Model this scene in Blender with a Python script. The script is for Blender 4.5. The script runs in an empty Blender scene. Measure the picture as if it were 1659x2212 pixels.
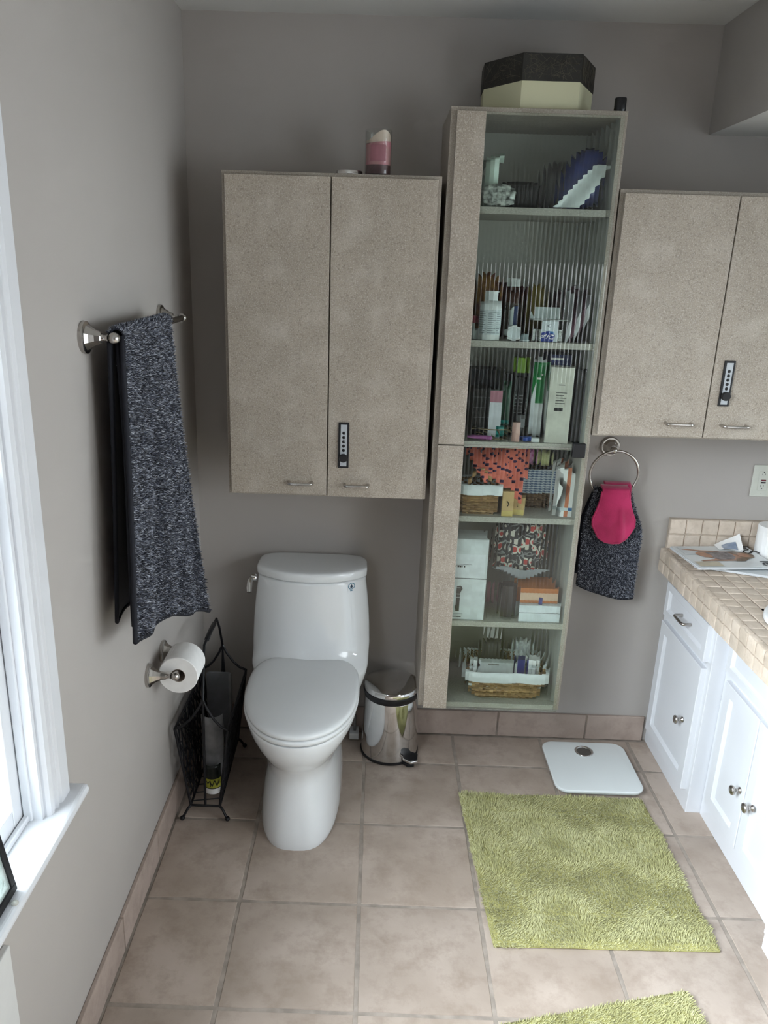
import bpy, math, random
from mathutils import Vector, Matrix
random.seed(7)
PI = math.pi
S = bpy.context.scene
COL = S.collection

# ------------------------------------------------------------------ camera
IMG_W, IMG_H = 1659, 2212
F_PX, PITCH, YAW, ROLL = 1686.12, 0.307177, -0.007627, 0.030585
cd = bpy.data.cameras.new('camera')
cam = bpy.data.objects.new('camera', cd); COL.objects.link(cam)
cd.sensor_fit = 'VERTICAL'; cd.sensor_height = 24.0
cd.lens = F_PX / IMG_H * 24.0
cd.shift_x = 37.2 / IMG_H; cd.shift_y = 16.0 / IMG_H
cd.clip_start = 0.02
fw = Vector((math.sin(YAW)*math.cos(PITCH), math.cos(YAW)*math.cos(PITCH), -math.sin(PITCH)))
rt = Vector((math.cos(YAW), -math.sin(YAW), 0)); up = rt.cross(fw)
r2 = rt*math.cos(ROLL) + up*math.sin(ROLL); u2 = up*math.cos(ROLL) - rt*math.sin(ROLL)
mw = Matrix.Identity(4)
for i in range(3):
    mw[i][0], mw[i][1], mw[i][2] = r2[i], u2[i], -fw[i]
mw.translation = Vector((0.6213, -2.6708, 1.7141))
cam.matrix_world = mw
S.camera = cam

# ------------------------------------------------------------------ world, daylight, exposure
S.view_settings.view_transform = 'Standard'
S.view_settings.look = 'None'
S.view_settings.gamma = 1.0
S.view_settings.use_curve_mapping = False
S.view_settings.exposure = 0.15
wd = bpy.data.worlds.new('overcast_sky'); S.world = wd; wd.use_nodes = True
bg = wd.node_tree.nodes['Background']
bg.inputs[0].default_value = (0.86, 0.93, 1.0, 1); bg.inputs[1].default_value = 1.6
def daylight(name, loc, direction, sx, sy, power, col, spread=180):
    l = bpy.data.lights.new(name, 'AREA'); l.shape = 'RECTANGLE'; l.size = sx; l.size_y = sy
    l.energy = power; l.color = col; l.spread = math.radians(spread)
    o = bpy.data.objects.new(name, l); COL.objects.link(o)
    o.location = loc; o.rotation_euler = Vector(direction).to_track_quat('-Z', 'Y').to_euler()
    return o
COOL = (0.85, 0.93, 1.0); RXW = 2.28
daylight('daylight_side_window', (-0.30, -2.13, 1.42), (1, 0, -0.62), 1.44, 1.40, 126, COOL, 113)
daylight('added_right_light', (RXW+0.30, -2.42, 1.42), (-1, 0, -0.75), 1.20, 0.92, 31, (0.92, 0.96, 1.0))  # unseen source, added to brighten the left wall from the right
cy = S.cycles
cy.use_denoising = True
cy.max_bounces = 10; cy.diffuse_bounces = 4; cy.glossy_bounces = 4; cy.transmission_bounces = 8; cy.transparent_max_bounces = 8
cy.use_adaptive_sampling = True; cy.adaptive_threshold = 0.08; cy.adaptive_min_samples = 24
cy.caustics_refractive = True; cy.caustics_reflective = True
cy.sample_clamp_indirect = 12.0
cy.blur_glossy = 0.3

# ------------------------------------------------------------------ helpers
WL = {}      # world location of every object origin
def link(o, parent=None):
    COL.objects.link(o)
    if parent is not None: o.parent = parent
    return o
def tag(o, label=None, cat=None, group=None, kind=None):
    if label: o['label'] = label
    if cat: o['category'] = cat
    if group: o['group'] = group
    if kind: o['kind'] = kind
    return o
def thing(name, label, cat, loc=(0, 0, 0), group=None):
    o = bpy.data.objects.new(name, None); o.empty_display_size = 0.02
    link(o); o.location = loc; WL[o.name] = Vector(loc)
    return tag(o, label, cat, group)

class MB:
    def __init__(s, xf=None): s.v = []; s.f = []; s.xf = xf
    def add(s, vs, fs):
        n = len(s.v)
        for p in vs:
            p = Vector(p); s.v.append(s.xf @ p if s.xf is not None else p)
        s.f += [tuple(i+n for i in f) for f in fs]
        return s
    def box(s, lo, hi):
        (a, b, c), (d, e, f) = lo, hi
        return s.add([(a,b,c),(d,b,c),(d,e,c),(a,e,c),(a,b,f),(d,b,f),(d,e,f),(a,e,f)],
                     [(0,3,2,1),(4,5,6,7),(0,1,5,4),(1,2,6,5),(2,3,7,6),(3,0,4,7)])
    def prism(s, poly, z0, z1, axis='z'):
        n = len(poly)
        def P(a, b, t):
            return {'z': (a, b, t), 'y': (a, t, b), 'x': (t, a, b)}[axis]
        vs = [P(a, b, z0) for a, b in poly] + [P(a, b, z1) for a, b in poly]
        fs = [tuple(range(n))[::-1], tuple(range(n, 2*n))] + [(i, (i+1) % n, n+(i+1) % n, n+i) for i in range(n)]
        return s.add(vs, fs)
    def loft(s, rings, cap0=True, cap1=True, closed=True):
        n = len(rings[0]); vs = [p for r in rings for p in r]; fs = []
        for k in range(len(rings)-1):
            for i in range(n if closed else n-1):
                j = (i+1) % n
                fs.append((k*n+i, k*n+j, (k+1)*n+j, (k+1)*n+i))
        if cap0: fs.append(tuple(range(n))[::-1])
        if cap1: fs.append(tuple(range((len(rings)-1)*n, len(rings)*n)))
        return s.add(vs, fs)
    def lathe(s, prof, c=(0, 0, 0), n=32, axis='z', cap0=True, cap1=True, flat=0):
        rings = []
        for r, h in prof:
            ring = []
            for i in range(n):
                a = 2*PI*i/n + flat
                x, y = r*math.cos(a), r*math.sin(a)
                p = {'z': (x, y, h), 'x': (h, x, y), 'y': (x, h, y)}[axis]
                ring.append((c[0]+p[0], c[1]+p[1], c[2]+p[2]))
            rings.append(ring)
        return s.loft(rings, cap0, cap1)
    def tube(s, pts, r, n=8, closed=False, cap=True):
        pts = [Vector(p) for p in pts]; m = len(pts); rings = []; prev = None
        for i in range(m):
            if closed: t = pts[(i+1) % m] - pts[i-1]
            else: t = pts[min(i+1, m-1)] - pts[max(i-1, 0)]
            if t.length < 1e-9: t = Vector((0, 0, 1))
            t.normalize()
            if prev is None:
                a = Vector((0, 0, 1)) if abs(t.z) < 0.9 else Vector((1, 0, 0))
                u = t.cross(a).normalized()
            else:
                u = (prev - t*prev.dot(t))
                u = u.normalized() if u.length > 1e-6 else t.orthogonal().normalized()
            prev = u; w = t.cross(u)
            rr = r[i] if isinstance(r, (list, tuple)) else r
            rings.append([pts[i] + (u*math.cos(2*PI*k/n) + w*math.sin(2*PI*k/n))*rr for k in range(n)])
        if closed: rings.append(rings[0]); return s.loft(rings, False, False)
        return s.loft(rings, cap, cap)
    def ball(s, c, r, n=16, m=10, sc=(1, 1, 1)):
        rings = []
        for k in range(m+1):
            t = PI*k/m; rr = max(math.sin(t), 1e-4)*r
            rings.append([(c[0]+rr*math.cos(2*PI*i/n)*sc[0], c[1]+rr*math.sin(2*PI*i/n)*sc[1], c[2]-r*math.cos(t)*sc[2]) for i in range(n)])
        return s.loft(rings)
    def grid(s, fn, nu, nv):
        vs = [fn(i/nu, j/nv) for j in range(nv+1) for i in range(nu+1)]
        w = nu+1
        return s.add(vs, [(j*w+i, j*w+i+1, (j+1)*w+i+1, (j+1)*w+i) for j in range(nv) for i in range(nu)])
    def build(s, name, m, parent=None, smooth=False, bevel=0, seg=2, sub=0, solid=0, kind=None, label=None, uv=None, auto=None):
        c = Vector((0, 0, 0))
        if s.v:
            lo = Vector((min(p.x for p in s.v), min(p.y for p in s.v), min(p.z for p in s.v)))
            hi = Vector((max(p.x for p in s.v), max(p.y for p in s.v), max(p.z for p in s.v)))
            c = Vector(((lo.x+hi.x)/2, (lo.y+hi.y)/2, lo.z))
        me = bpy.data.meshes.new(name)
        me.from_pydata([tuple(p-c) for p in s.v], [], s.f); me.update()
        import bmesh
        b = bmesh.new(); b.from_mesh(me); bmesh.ops.recalc_face_normals(b, faces=b.faces) if not kind == 'stuff' else None
        b.to_mesh(me); b.free()
        if uv:
            l = me.uv_layers.new(name='UVMap')
            for p in me.polygons:
                for li, vi in zip(p.loop_indices, p.vertices): l.data[li].uv = uv[vi]
        me.materials.append(m)
        if smooth:
            me.polygons.foreach_set('use_smooth', [True]*len(me.polygons))
            if auto is not None: me.set_sharp_from_angle(angle=math.radians(auto))
        o = bpy.data.objects.new(name, me)
        return finish(o, c, parent, bevel, seg, sub, solid, kind, label)
def finish(o, c, parent=None, bevel=0, seg=2, sub=0, solid=0, kind=None, label=None):
    link(o, parent); WL[o.name] = Vector(c)
    o.location = Vector(c) - (WL[parent.name] if parent is not None else Vector((0, 0, 0)))
    if solid:
        md = o.modifiers.new('thickness', 'SOLIDIFY'); md.thickness = solid; md.offset = 0
    if sub:
        md = o.modifiers.new('smooth', 'SUBSURF'); md.levels = sub; md.render_levels = sub
    if bevel:
        md = o.modifiers.new('bevel', 'BEVEL'); md.width = bevel; md.segments = seg; md.limit_method = 'ANGLE'; md.angle_limit = math.radians(35)
    if kind: o['kind'] = kind
    if label: o['label'] = label
    return o
def box(name, lo, hi, m, parent=None, bevel=0.002, **k):
    return MB(k.pop('xf', None)).box(lo, hi).build(name, m, parent, bevel=bevel, **k)
def struct(o): o['kind'] = 'structure'; return o
def rot_at(c, rz, rx=0, ry=0):
    return Matrix.Translation(c) @ Matrix.Rotation(rz, 4, 'Z') @ Matrix.Rotation(ry, 4, 'Y') @ Matrix.Rotation(rx, 4, 'X')
def rrect(w, h, r, n=6):
    pts = []
    for cx, cy_, a0 in ((w/2-r, h/2-r, 0), (-w/2+r, h/2-r, PI/2), (-w/2+r, -h/2+r, PI), (w/2-r, -h/2+r, 1.5*PI)):
        for i in range(n+1):
            a = a0 + PI/2*i/n; pts.append((cx+r*math.cos(a), cy_+r*math.sin(a)))
    return pts
def lerp(tab, z):
    if z <= tab[0][0]: return tab[0][1]
    for (a, va), (b, vb) in zip(tab, tab[1:]):
        if z <= b:
            t = (z-a)/(b-a); t = t*t*(3-2*t)*0.5 + t*0.5
            return va + (vb-va)*t
    return tab[-1][1]
def text(name, body, size, m, parent, xf, shear=0):
    cu = bpy.data.curves.new(name, 'FONT'); cu.body = body; cu.size = size; cu.align_x = 'CENTER'; cu.align_y = 'CENTER'; cu.shear = shear; cu.resolution_u = 3
    t = bpy.data.objects.new('tmp', cu); COL.objects.link(t)
    dg = bpy.context.evaluated_depsgraph_get()
    me = bpy.data.meshes.new_from_object(t.evaluated_get(dg))
    bpy.data.objects.remove(t); bpy.data.curves.remove(cu)
    me.transform(xf)
    c = sum((v.co for v in me.vertices), Vector())/max(1, len(me.vertices))
    me.transform(Matrix.Translation(-c))
    me.materials.clear(); me.materials.append(m)
    return finish(bpy.data.objects.new(name, me), c, parent)

# ------------------------------------------------------------------ materials
MATS = {}
def mat(name, rgb, rough=0.5, metal=0.0, var=0.06, scale=30.0, bump=0.0, bscale=None, coat=0.0, trans=0.0, ior=1.45, rgb2=None, alpha=1.0, spec=0.5, detail=4, rand=0.0, sheen=0.0, sss=0.0):
    if name in MATS: return MATS[name]
    m = bpy.data.materials.new(name); m.use_nodes = True; MATS[name] = m
    nt = m.node_tree; N = nt.nodes; L = nt.links; p = N['Principled BSDF']
    tc = N.new('ShaderNodeNewGeometry')
    no = N.new('ShaderNodeTexNoise'); no.inputs['Scale'].default_value = scale; no.inputs['Detail'].default_value = detail
    L.new(tc.outputs['Position'], no.inputs['Vector'])
    mx = N.new('ShaderNodeMix'); mx.data_type = 'RGBA'
    a = tuple(rgb)
    b = tuple(rgb2) if rgb2 else tuple(c*(1-var*2) for c in rgb)
    if not rgb2: a = tuple(min(1, c*(1+var)) for c in rgb)
    mx.inputs[6].default_value = (*a, 1); mx.inputs[7].default_value = (*b, 1)
    rp = N.new('ShaderNodeMapRange'); rp.inputs[1].default_value = 0.35; rp.inputs[2].default_value = 0.65
    L.new(no.outputs[0], rp.inputs[0]); L.new(rp.outputs[0], mx.inputs[0])
    out = mx.outputs[2]
    if rand:
        gi = N.new('ShaderNodeNewGeometry'); hs = N.new('ShaderNodeHueSaturation')
        mr = N.new('ShaderNodeMapRange'); mr.inputs[3].default_value = 1-rand; mr.inputs[4].default_value = 1+rand
        L.new(gi.outputs['Random Per Island'], mr.inputs[0]); L.new(mr.outputs[0], hs.inputs['Value']); L.new(out, hs.inputs['Color']); out = hs.outputs[0]
    L.new(out, p.inputs['Base Color'])
    p.inputs['Roughness'].default_value = rough; p.inputs['Metallic'].default_value = metal
    p.inputs['Coat Weight'].default_value = coat; p.inputs['Coat Roughness'].default_value = 0.04
    p.inputs['Transmission Weight'].default_value = trans; p.inputs['IOR'].default_value = ior
    p.inputs['Alpha'].default_value = alpha; p.inputs['Specular IOR Level'].default_value = spec
    p.inputs['Sheen Weight'].default_value = sheen
    if bump:
        n2 = N.new('ShaderNodeTexNoise'); n2.inputs['Scale'].default_value = bscale or scale*4; n2.inputs['Detail'].default_value = 3
        L.new(tc.outputs['Position'], n2.inputs['Vector'])
        bp = N.new('ShaderNodeBump'); bp.inputs['Strength'].default_value = bump; bp.inputs['Distance'].default_value = 0.002
        L.new(n2.outputs[0], bp.inputs['Height']); L.new(bp.outputs[0], p.inputs['Normal'])
    return m
def nodes(m): return m.node_tree.nodes, m.node_tree.links

M_WALL = mat('greige_wall_paint', (0.405, 0.375, 0.352), 0.62, var=0.015, scale=2.0, bump=0.06, bscale=350)
M_CEIL = mat('ceiling_paint', (0.62, 0.62, 0.605), 0.8, var=0.015, scale=3, bump=0.05, bscale=300)
M_TRIM = mat('white_trim_paint', (0.66, 0.67, 0.70), 0.32, var=0.012, scale=6)
M_VAN = mat('white_vanity_lacquer', (0.69, 0.70, 0.735), 0.28, var=0.012, scale=5)
M_PORC = mat('white_glazed_porcelain', (0.77, 0.79, 0.805), 0.06, var=0.008, scale=3, coat=0.3)
M_SEAT = mat('white_seat_plastic', (0.73, 0.745, 0.755), 0.25, var=0.008, scale=4)
M_NICK = mat('brushed_nickel', (0.50, 0.475, 0.45), 0.27, 1.0, var=0.04, scale=60)
M_CHROME = mat('polished_steel', (0.66, 0.65, 0.64), 0.07, 1.0, var=0.02, scale=20)
M_BLACK = mat('black_plastic', (0.012, 0.012, 0.014), 0.35, var=0.1)
M_IRON = mat('black_wrought_iron', (0.011, 0.011, 0.014), 0.45, 0.3, var=0.2, scale=120)
M_GROUT = mat('floor_grout', (0.33, 0.28, 0.24), 0.9, var=0.12, scale=25, bump=0.2)
M_PAPER = mat('white_paper', (0.83, 0.82, 0.81), 0.85, var=0.015, scale=50, bump=0.05, bscale=500)
M_INK = mat('black_ink', (0.02, 0.02, 0.022), 0.6, var=0.05)
M_WHITE = mat('white_plastic', (0.78, 0.79, 0.79), 0.35, var=0.015)

def laminate(name, base, dark, light):
    m = mat(name, base, 0.42, rgb2=tuple(c*0.90 for c in base), scale=7, bump=0.06, bscale=500)
    N, L = nodes(m); p = N['Principled BSDF']; src = p.inputs['Base Color'].links[0].from_socket
    g = N.new('ShaderNodeNewGeometry')
    def speck(scale, lo, hi, col, src):
        n = N.new('ShaderNodeTexNoise'); n.inputs['Scale'].default_value = scale; n.inputs['Detail'].default_value = 2
        L.new(g.outputs['Position'], n.inputs['Vector'])
        r = N.new('ShaderNodeMapRange'); r.inputs[1].default_value = lo; r.inputs[2].default_value = hi; L.new(n.outputs[0], r.inputs[0])
        mx = N.new('ShaderNodeMix'); mx.data_type = 'RGBA'; L.new(r.outputs[0], mx.inputs[0]); L.new(src, mx.inputs[6]); mx.inputs[7].default_value = (*col, 1)
        return mx.outputs[2]
    s = speck(230, 0.50, 0.85, dark, src); s = speck(310, 0.52, 0.85, light, s); s = speck(12, 0.50, 1.5, light, s)
    L.new(s, p.inputs['Base Color'])
    return m
M_LAM = laminate('speckled_beige_laminate', (0.40, 0.345, 0.285), (0.20, 0.165, 0.13), (0.66, 0.61, 0.54))
M_LAMEDGE = laminate('speckled_laminate_edge', (0.36, 0.315, 0.265), (0.20, 0.165, 0.13), (0.56, 0.52, 0.46))
M_INNER = mat('pale_cabinet_lining', (0.46, 0.455, 0.42), 0.5, var=0.02, scale=5)
M_SHELF = laminate('pale_laminate_shelf', (0.44, 0.42, 0.375), (0.30, 0.28, 0.24), (0.62, 0.60, 0.55))

def stone(name, base, alt, dark, sc=5.0, rough=0.55, rand=0.10):
    m = mat(name, base, rough, rgb2=alt, scale=sc, bump=0.18, bscale=90, detail=6)
    N, L = nodes(m); p = N['Principled BSDF']; src = p.inputs['Base Color'].links[0].from_socket
    g = N.new('ShaderNodeNewGeometry'); n = N.new('ShaderNodeTexNoise'); n.inputs['Scale'].default_value = sc*2.7; n.inputs['Detail'].default_value = 7; n.inputs['Roughness'].default_value = 0.7
    L.new(g.outputs['Position'], n.inputs['Vector'])
    r = N.new('ShaderNodeMapRange'); r.inputs[1].default_value = 0.47; r.inputs[2].default_value = 0.78; L.new(n.outputs[0], r.inputs[0])
    mx = N.new('ShaderNodeMix'); mx.data_type = 'RGBA'; L.new(r.outputs[0], mx.inputs[0]); L.new(src, mx.inputs[6]); mx.inputs[7].default_value = (*dark, 1)
    oi = N.new('ShaderNodeObjectInfo'); mr = N.new('ShaderNodeMapRange'); mr.inputs[3].default_value = 1-rand; mr.inputs[4].default_value = 1+rand
    L.new(oi.outputs['Random'], mr.inputs[0]); hs = N.new('ShaderNodeHueSaturation'); L.new(mr.outputs[0], hs.inputs['Value']); L.new(mx.outputs[2], hs.inputs['Color'])
    L.new(hs.outputs[0], p.inputs['Base Color'])
    return m
M_TILE = stone('terracotta_beige_floor_tile', (0.465, 0.385, 0.33), (0.36, 0.29, 0.24), (0.285, 0.22, 0.175), 4.5, 0.42, 0.06)
M_BTILE = stone('skirting_tile', (0.43, 0.345, 0.30), (0.36, 0.285, 0.245), (0.29, 0.225, 0.19), 6, 0.5, 0.05)
M_TRAV = stone('tumbled_travertine', (0.63, 0.535, 0.45), (0.55, 0.46, 0.375), (0.45, 0.365, 0.29), 14, 0.6, 0.10)
M_TGROUT = mat('counter_grout', (0.36, 0.285, 0.225), 0.9, var=0.12, scale=40)
# ================================================================== THE ROOM
RX, RY, RZ = 2.28, -5.60, 2.443
TP = 0.34; TX0, TY0 = 0.2795, -0.208
floor = struct(box('floor', (-0.14, RY-0.1, -0.08), (RX+0.1, 0.1, -0.0022), M_GROUT, bevel=0))
def tile_mesh(w, d, seed, jit=0.0012, th=0.010, inset=0.004, k=5):
    rnd = random.Random(seed); out = []
    cs = [(-w/2, -d/2), (w/2, -d/2), (w/2, d/2), (-w/2, d/2)]
    for a in range(4):
        (x0, y0), (x1, y1) = cs[a], cs[(a+1) % 4]
        for i in range(k):
            t = i/k; j = rnd.uniform(-jit, jit)
            nx, ny = (y1-y0), -(x1-x0); l = math.hypot(nx, ny)
            out.append((x0+(x1-x0)*t+nx/l*j, y0+(y1-y0)*t+ny/l*j))
    def ring(s, z): return [(x*(1-2*s/w), y*(1-2*s/d), z) for x, y in out]
    b = MB().loft([ring(0, -th), ring(0, -inset*0.6), ring(inset*0.35, -inset*0.15), ring(inset*1.3, 0)])
    me = bpy.data.meshes.new('tile'); me.from_pydata([tuple(p) for p in b.v], [], b.f); me.update()
    me.polygons.foreach_set('use_smooth', [True]*len(me.polygons)); me.set_sharp_from_angle(angle=math.radians(40))
    return me
def place_tile(me, m, loc, parent, name='tile', rot=None):
    if not me.materials: me.materials.append(m)
    o = bpy.data.objects.new(name, me); link(o, parent)
    o.location = Vector(loc) - WL[parent.name]
    if rot: o.rotation_euler = rot
    WL[o.name] = Vector(loc)
    return o
G = 0.0105
xs = [0.012, TX0] + [TX0+TP*k for k in range(1, 6)] + [RX]
ys = [-0.012, TY0] + [TY0-TP*k for k in range(1, 16)] + [RY]
full = [tile_mesh(TP-G, TP-G, s) for s in range(4)]
for i in range(len(xs)-1):
    for j in range(len(ys)-1):
        w = xs[i+1]-xs[i]-G; d = ys[j]-ys[j+1]-G
        if w < 0.03 or d < 0.03: continue
        me = full[(i*3+j*5) % 4] if (abs(w-TP+G) < 1e-4 and abs(d-TP+G) < 1e-4) else tile_mesh(w, d, i*50+j)
        rz = 0 if abs(w-d) > 1e-4 else random.choice((0, PI/2, PI))
        place_tile(me, M_TILE, ((xs[i]+xs[i+1])/2, (ys[j]+ys[j+1])/2, random.uniform(-0.0004, 0.0004)), floor, rot=(0, 0, rz))

# walls
WY0, WY1, WZ0, WZ1 = -2.86, -1.41, 0.70, 2.12       # side window opening
b = MB(); T = 0.14
b.box((-T, RY-T, 0), (0, WY0, RZ)); b.box((-T, WY1, 0), (0, T, RZ)); b.box((-T, WY0, 0), (0, WY1, WZ0-0.03)); b.box((-T, WY0, WZ1), (0, WY1, RZ))
struct(b.build('wall_left', M_WALL))
struct(box('wall_back', (0, 0, 0), (RX+T, T, RZ), M_WALL, bevel=0))
b = MB(); b.box((RX, RY-T, 0), (RX+T, -3.05, RZ)); b.box((RX, -1.80, 0), (RX+T, 0, RZ)); b.box((RX, -3.05, 0), (RX+T, -1.80, 0.95)); b.box((RX, -3.05, 2.10), (RX+T, -1.80, RZ))
struct(b.build('wall_right', M_WALL))
struct(box('wall_rear', (0, RY-T, 0), (RX, RY, RZ), M_WALL, bevel=0))
struct(box('ceiling', (-T, RY-T, RZ), (RX+T, T, RZ+0.1), M_CEIL, bevel=0))
soff = MB(); soff.box((1.619, RY, 2.146), (RX, 0, RZ))
so = struct(soff.build('wall_soffit', M_WALL))
so.data.materials.append(M_CEIL)
for p in so.data.polygons:
    if p.normal.z < -0.5: p.material_index = 1

# skirting tiles
bl = struct(box('baseboard_left', (0, RY, 0), (0.006, 0, 0.104), M_GROUT, bevel=0))
j = [-0.012, -0.077]
while j[-1] > RY+0.35: j.append(j[-1]-0.331)
j.append(RY)
for a, c in zip(j, j[1:]):
    box('tile', (0.0, c+0.003, 0.002), (0.012, a-0.003, 0.106), M_BTILE, bl, bevel=0.0025)
bb = struct(box('baseboard_back', (0.012, -0.006, 0), (1.70, 0, 0.104), M_GROUT, bevel=0))
for a, c in zip((0.014, 0.113, 0.453, 0.793, 1.133, 1.475), (0.113, 0.453, 0.793, 1.133, 1.475, 1.70)):
    box('tile', (a+0.003, -0.012, 0.002), (c-0.003, 0.0, 0.106), M_BTILE, bb, bevel=0.0025)

# ---- windows
def thin_glass(name):
    m = bpy.data.materials.new(name); m.use_nodes = True; N, L = m.node_tree.nodes, m.node_tree.links
    N.remove(N['Principled BSDF']); o = N['Material Output']
    t = N.new('ShaderNodeBsdfTransparent'); t.inputs[0].default_value = (0.97, 0.985, 0.98, 1)
    g = N.new('ShaderNodeBsdfGlossy'); g.inputs['Roughness'].default_value = 0.02
    fr = N.new('ShaderNodeLayerWeight'); fr.inputs[0].default_value = 0.12
    mx = N.new('ShaderNodeMixShader'); mu = N.new('ShaderNodeMath'); mu.operation = 'MULTIPLY'; mu.inputs[1].default_value = 0.55; L.new(fr.outputs[1], mu.inputs[0]); L.new(mu.outputs[0], mx.inputs[0]); L.new(t.outputs[0], mx.inputs[1]); L.new(g.outputs[0], mx.inputs[2]); L.new(mx.outputs[0], o.inputs[0])
    return m
M_PANE = thin_glass('window_glass')
w1 = struct(thing('window_1', None, None, (0, WY1, WZ0-0.013)))
prof = [(0.0, 0.0), (0.020, 0.0), (0.022, 0.004), (0.022, 0.040), (0.017, 0.044), (0.017, 0.050), (0.020, 0.053), (0.020, 0.058), (0.015, 0.061), (0.015, 0.068), (0.018, 0.071), (0.016, 0.080), (0.009, 0.085), (0.0, 0.085)]   # (x out of wall, distance from outer edge)
yo = WY1+0.085
MB().loft([[(x, yo-d, z) for x, d in prof] for z in (WZ0-0.013, WZ1+0.085)]).build('casing', M_TRIM, w1)
MB().loft([[(x, WY0-0.085+d, z) for x, d in prof] for z in (WZ0-0.013, WZ1+0.085)]).build('casing', M_TRIM, w1)
MB().loft([[(x, y, WZ1+0.085-d) for x, d in prof] for y in (WY0, WY1)]).build('casing', M_TRIM, w1)
b = MB(); b.box((-0.14, WY1-0.010, WZ0-0.013), (0.004, WY1+0.001, WZ1)); b.box((-0.14, WY0-0.001, WZ0-0.013), (0.004, WY0+0.010, WZ1)); b.box((-0.14, WY0, WZ1-0.010), (0.004, WY1, WZ1+0.001))
b.build('jamb', M_TRIM, w1)
# sill with rounded nose
sx = [(-0.14, 0.662), (0.040, 0.662), (0.047, 0.664), (0.051, 0.670), (0.052, 0.676), (0.050, 0.683), (0.046, 0.687), (-0.14, 0.687)]
MB().loft([[(x, y, z) for x, z in sx] for y in (WY0-0.12, WY1+0.108)]).build('sill', M_TRIM, w1, bevel=0.004)
def sash(parent, y0, y1, z0, z1, x0, x1, w):
    b = MB(); b.box((x0, y1-w, z0), (x1, y1, z1)); b.box((x0, y0, z0), (x1, y0+w, z1)); b.box((x0, y0+w, z0), (x1, y1-w, z0+w)); b.box((x0, y0+w, z1-w), (x1, y1-w, z1))
    s_ = b.build('sash', M_TRIM, parent, bevel=0.003)
    MB().box(((x0+x1)/2-0.002, y0+w-0.004, z0+w-0.004), ((x0+x1)/2+0.002, y1-w+0.004, z1-w+0.004)).build('pane', M_PANE, s_)
b = MB(); b.box((-0.030, WY1-0.016, 0.687), (-0.014, WY1, WZ1)); b.box((-0.030, WY0, 0.687), (-0.014, WY0+0.016, WZ1)); b.box((-0.030, WY0, 0.687), (-0.020, WY1, 0.700)); b.build('stop', M_TRIM, w1, bevel=0.002)
sash(w1, WY0, WY1, 0.689, 1.42, -0.070, -0.032, 0.048)
sash(w1, WY0, WY1, 1.40, WZ1, -0.112, -0.074, 0.048)
w2 = struct(thing('added_window', None, None, (RX, -2.42, 0.95)))  # invented window out of view, an opening for the added right-hand light
b = MB()
for y0, y1, z0, z1 in ((-3.13, -3.05, 0.87, 2.14), (-1.80, -1.72, 0.87, 2.14), (-3.05, -1.80, 2.10, 2.14), (-3.05, -1.80, 0.87, 0.95), (-2.445, -2.405, 0.95, 2.10)):
    b.box((RX-0.02, y0, z0), (RX+0.02, y1, z1))
b.build('casing', M_TRIM, w2, bevel=0.003)
box('pane', (RX+0.055, -3.05, 0.95), (RX+0.06, -1.80, 2.10), M_PANE, w2, bevel=0)

# ================================================================== CABINETS
def pull(name, p0, p1, out, parent, r=0.0048, m=None):
    """bar pull between two points on a face; out = direction away from the face"""
    p0, p1, out = Vector(p0), Vector(p1), Vector(out); d = (p1-p0).normalized()
    pts = [p0, p0+out*0.6, p0+out*0.88+d*0.001, p0+out*0.99+d*0.005, p0+out+d*0.010]
    pts += [p0.lerp(p1, t)+out*1.02 for t in (0.3, 0.5, 0.7)]
    pts += [p1+out-d*0.010, p1+out*0.99-d*0.005, p1+out*0.88-d*0.001, p1+out*0.6, p1]
    return MB().tube(pts, r, 10).build(name, m or M_NICK, parent, smooth=True, auto=50)
def slide_lock(x0, x1, z0, z1, yf, parent):
    box('lock_frame', (x0, yf-0.006, z0), (x1, yf, z1), M_BLACK, parent, bevel=0.001)
    k = (z1-z0)/0.141; xc = (x0+x1)/2
    m = mat('silver_lock_inlay', (0.50, 0.53, 0.56), 0.45, 0.2, var=0.02)
    box('lock_strip', (xc-0.0098, yf-0.0072, z0+0.006*k), (xc+0.0098, yf-0.005, z1-0.006*k), m, parent, bevel=0.0005)
    for d in (0.0318, 0.0454, 0.0585, 0.0717, 0.0853):
        MB().ball((xc, yf-0.0072, z1-d*k), 0.0049, 12, 8, (1, 0.5, 1)).build('lock_dot', M_BLACK, parent, smooth=True)
    zk = z1-0.1085*k
    MB().lathe([(0.0128, yf-0.006), (0.0132, yf-0.016), (0.0118, yf-0.020)], (xc, 0, zk), 20, 'y').build('lock_knob', M_BLACK, parent, smooth=True, auto=40)

wc = thing('wall_cabinet', 'speckled beige two-door wall cabinet hanging above the toilet', 'cabinet', (0.475, -0.15, 1.035))
b = MB(); b.box((0.166, -0.30, 1.035), (0.785, 0, 1.974)); b.build('body', M_LAMEDGE, wc, bevel=0.0015)
d1 = box('door', (0.177, -0.319, 1.044), (0.4735, -0.3005, 1.963), M_LAM, wc, bevel=0.0012)
d2 = box('door', (0.4775, -0.319, 1.040), (0.774, -0.3005, 1.963), M_LAM, wc, bevel=0.0012)
pull('handle', (0.357, -0.319, 1.083), (0.430, -0.319, 1.083), (0, -0.026, 0), d1)
pull('handle', (0.531, -0.319, 1.081), (0.604, -0.319, 1.081), (0, -0.026, 0), d2)
slide_lock(0.509, 0.542, 1.134, 1.275, -0.319, d2)
b = MB(); b.box((0.668, -0.20, 1.0335), (0.70, -0.16, 1.0365)); b.tube([(0.69, -0.19, 1.034), (0.69, -0.19, 1.018), (0.70, -0.19, 1.014)], 0.0025, 6); b.build('catch', M_CHROME, wc)

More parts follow.
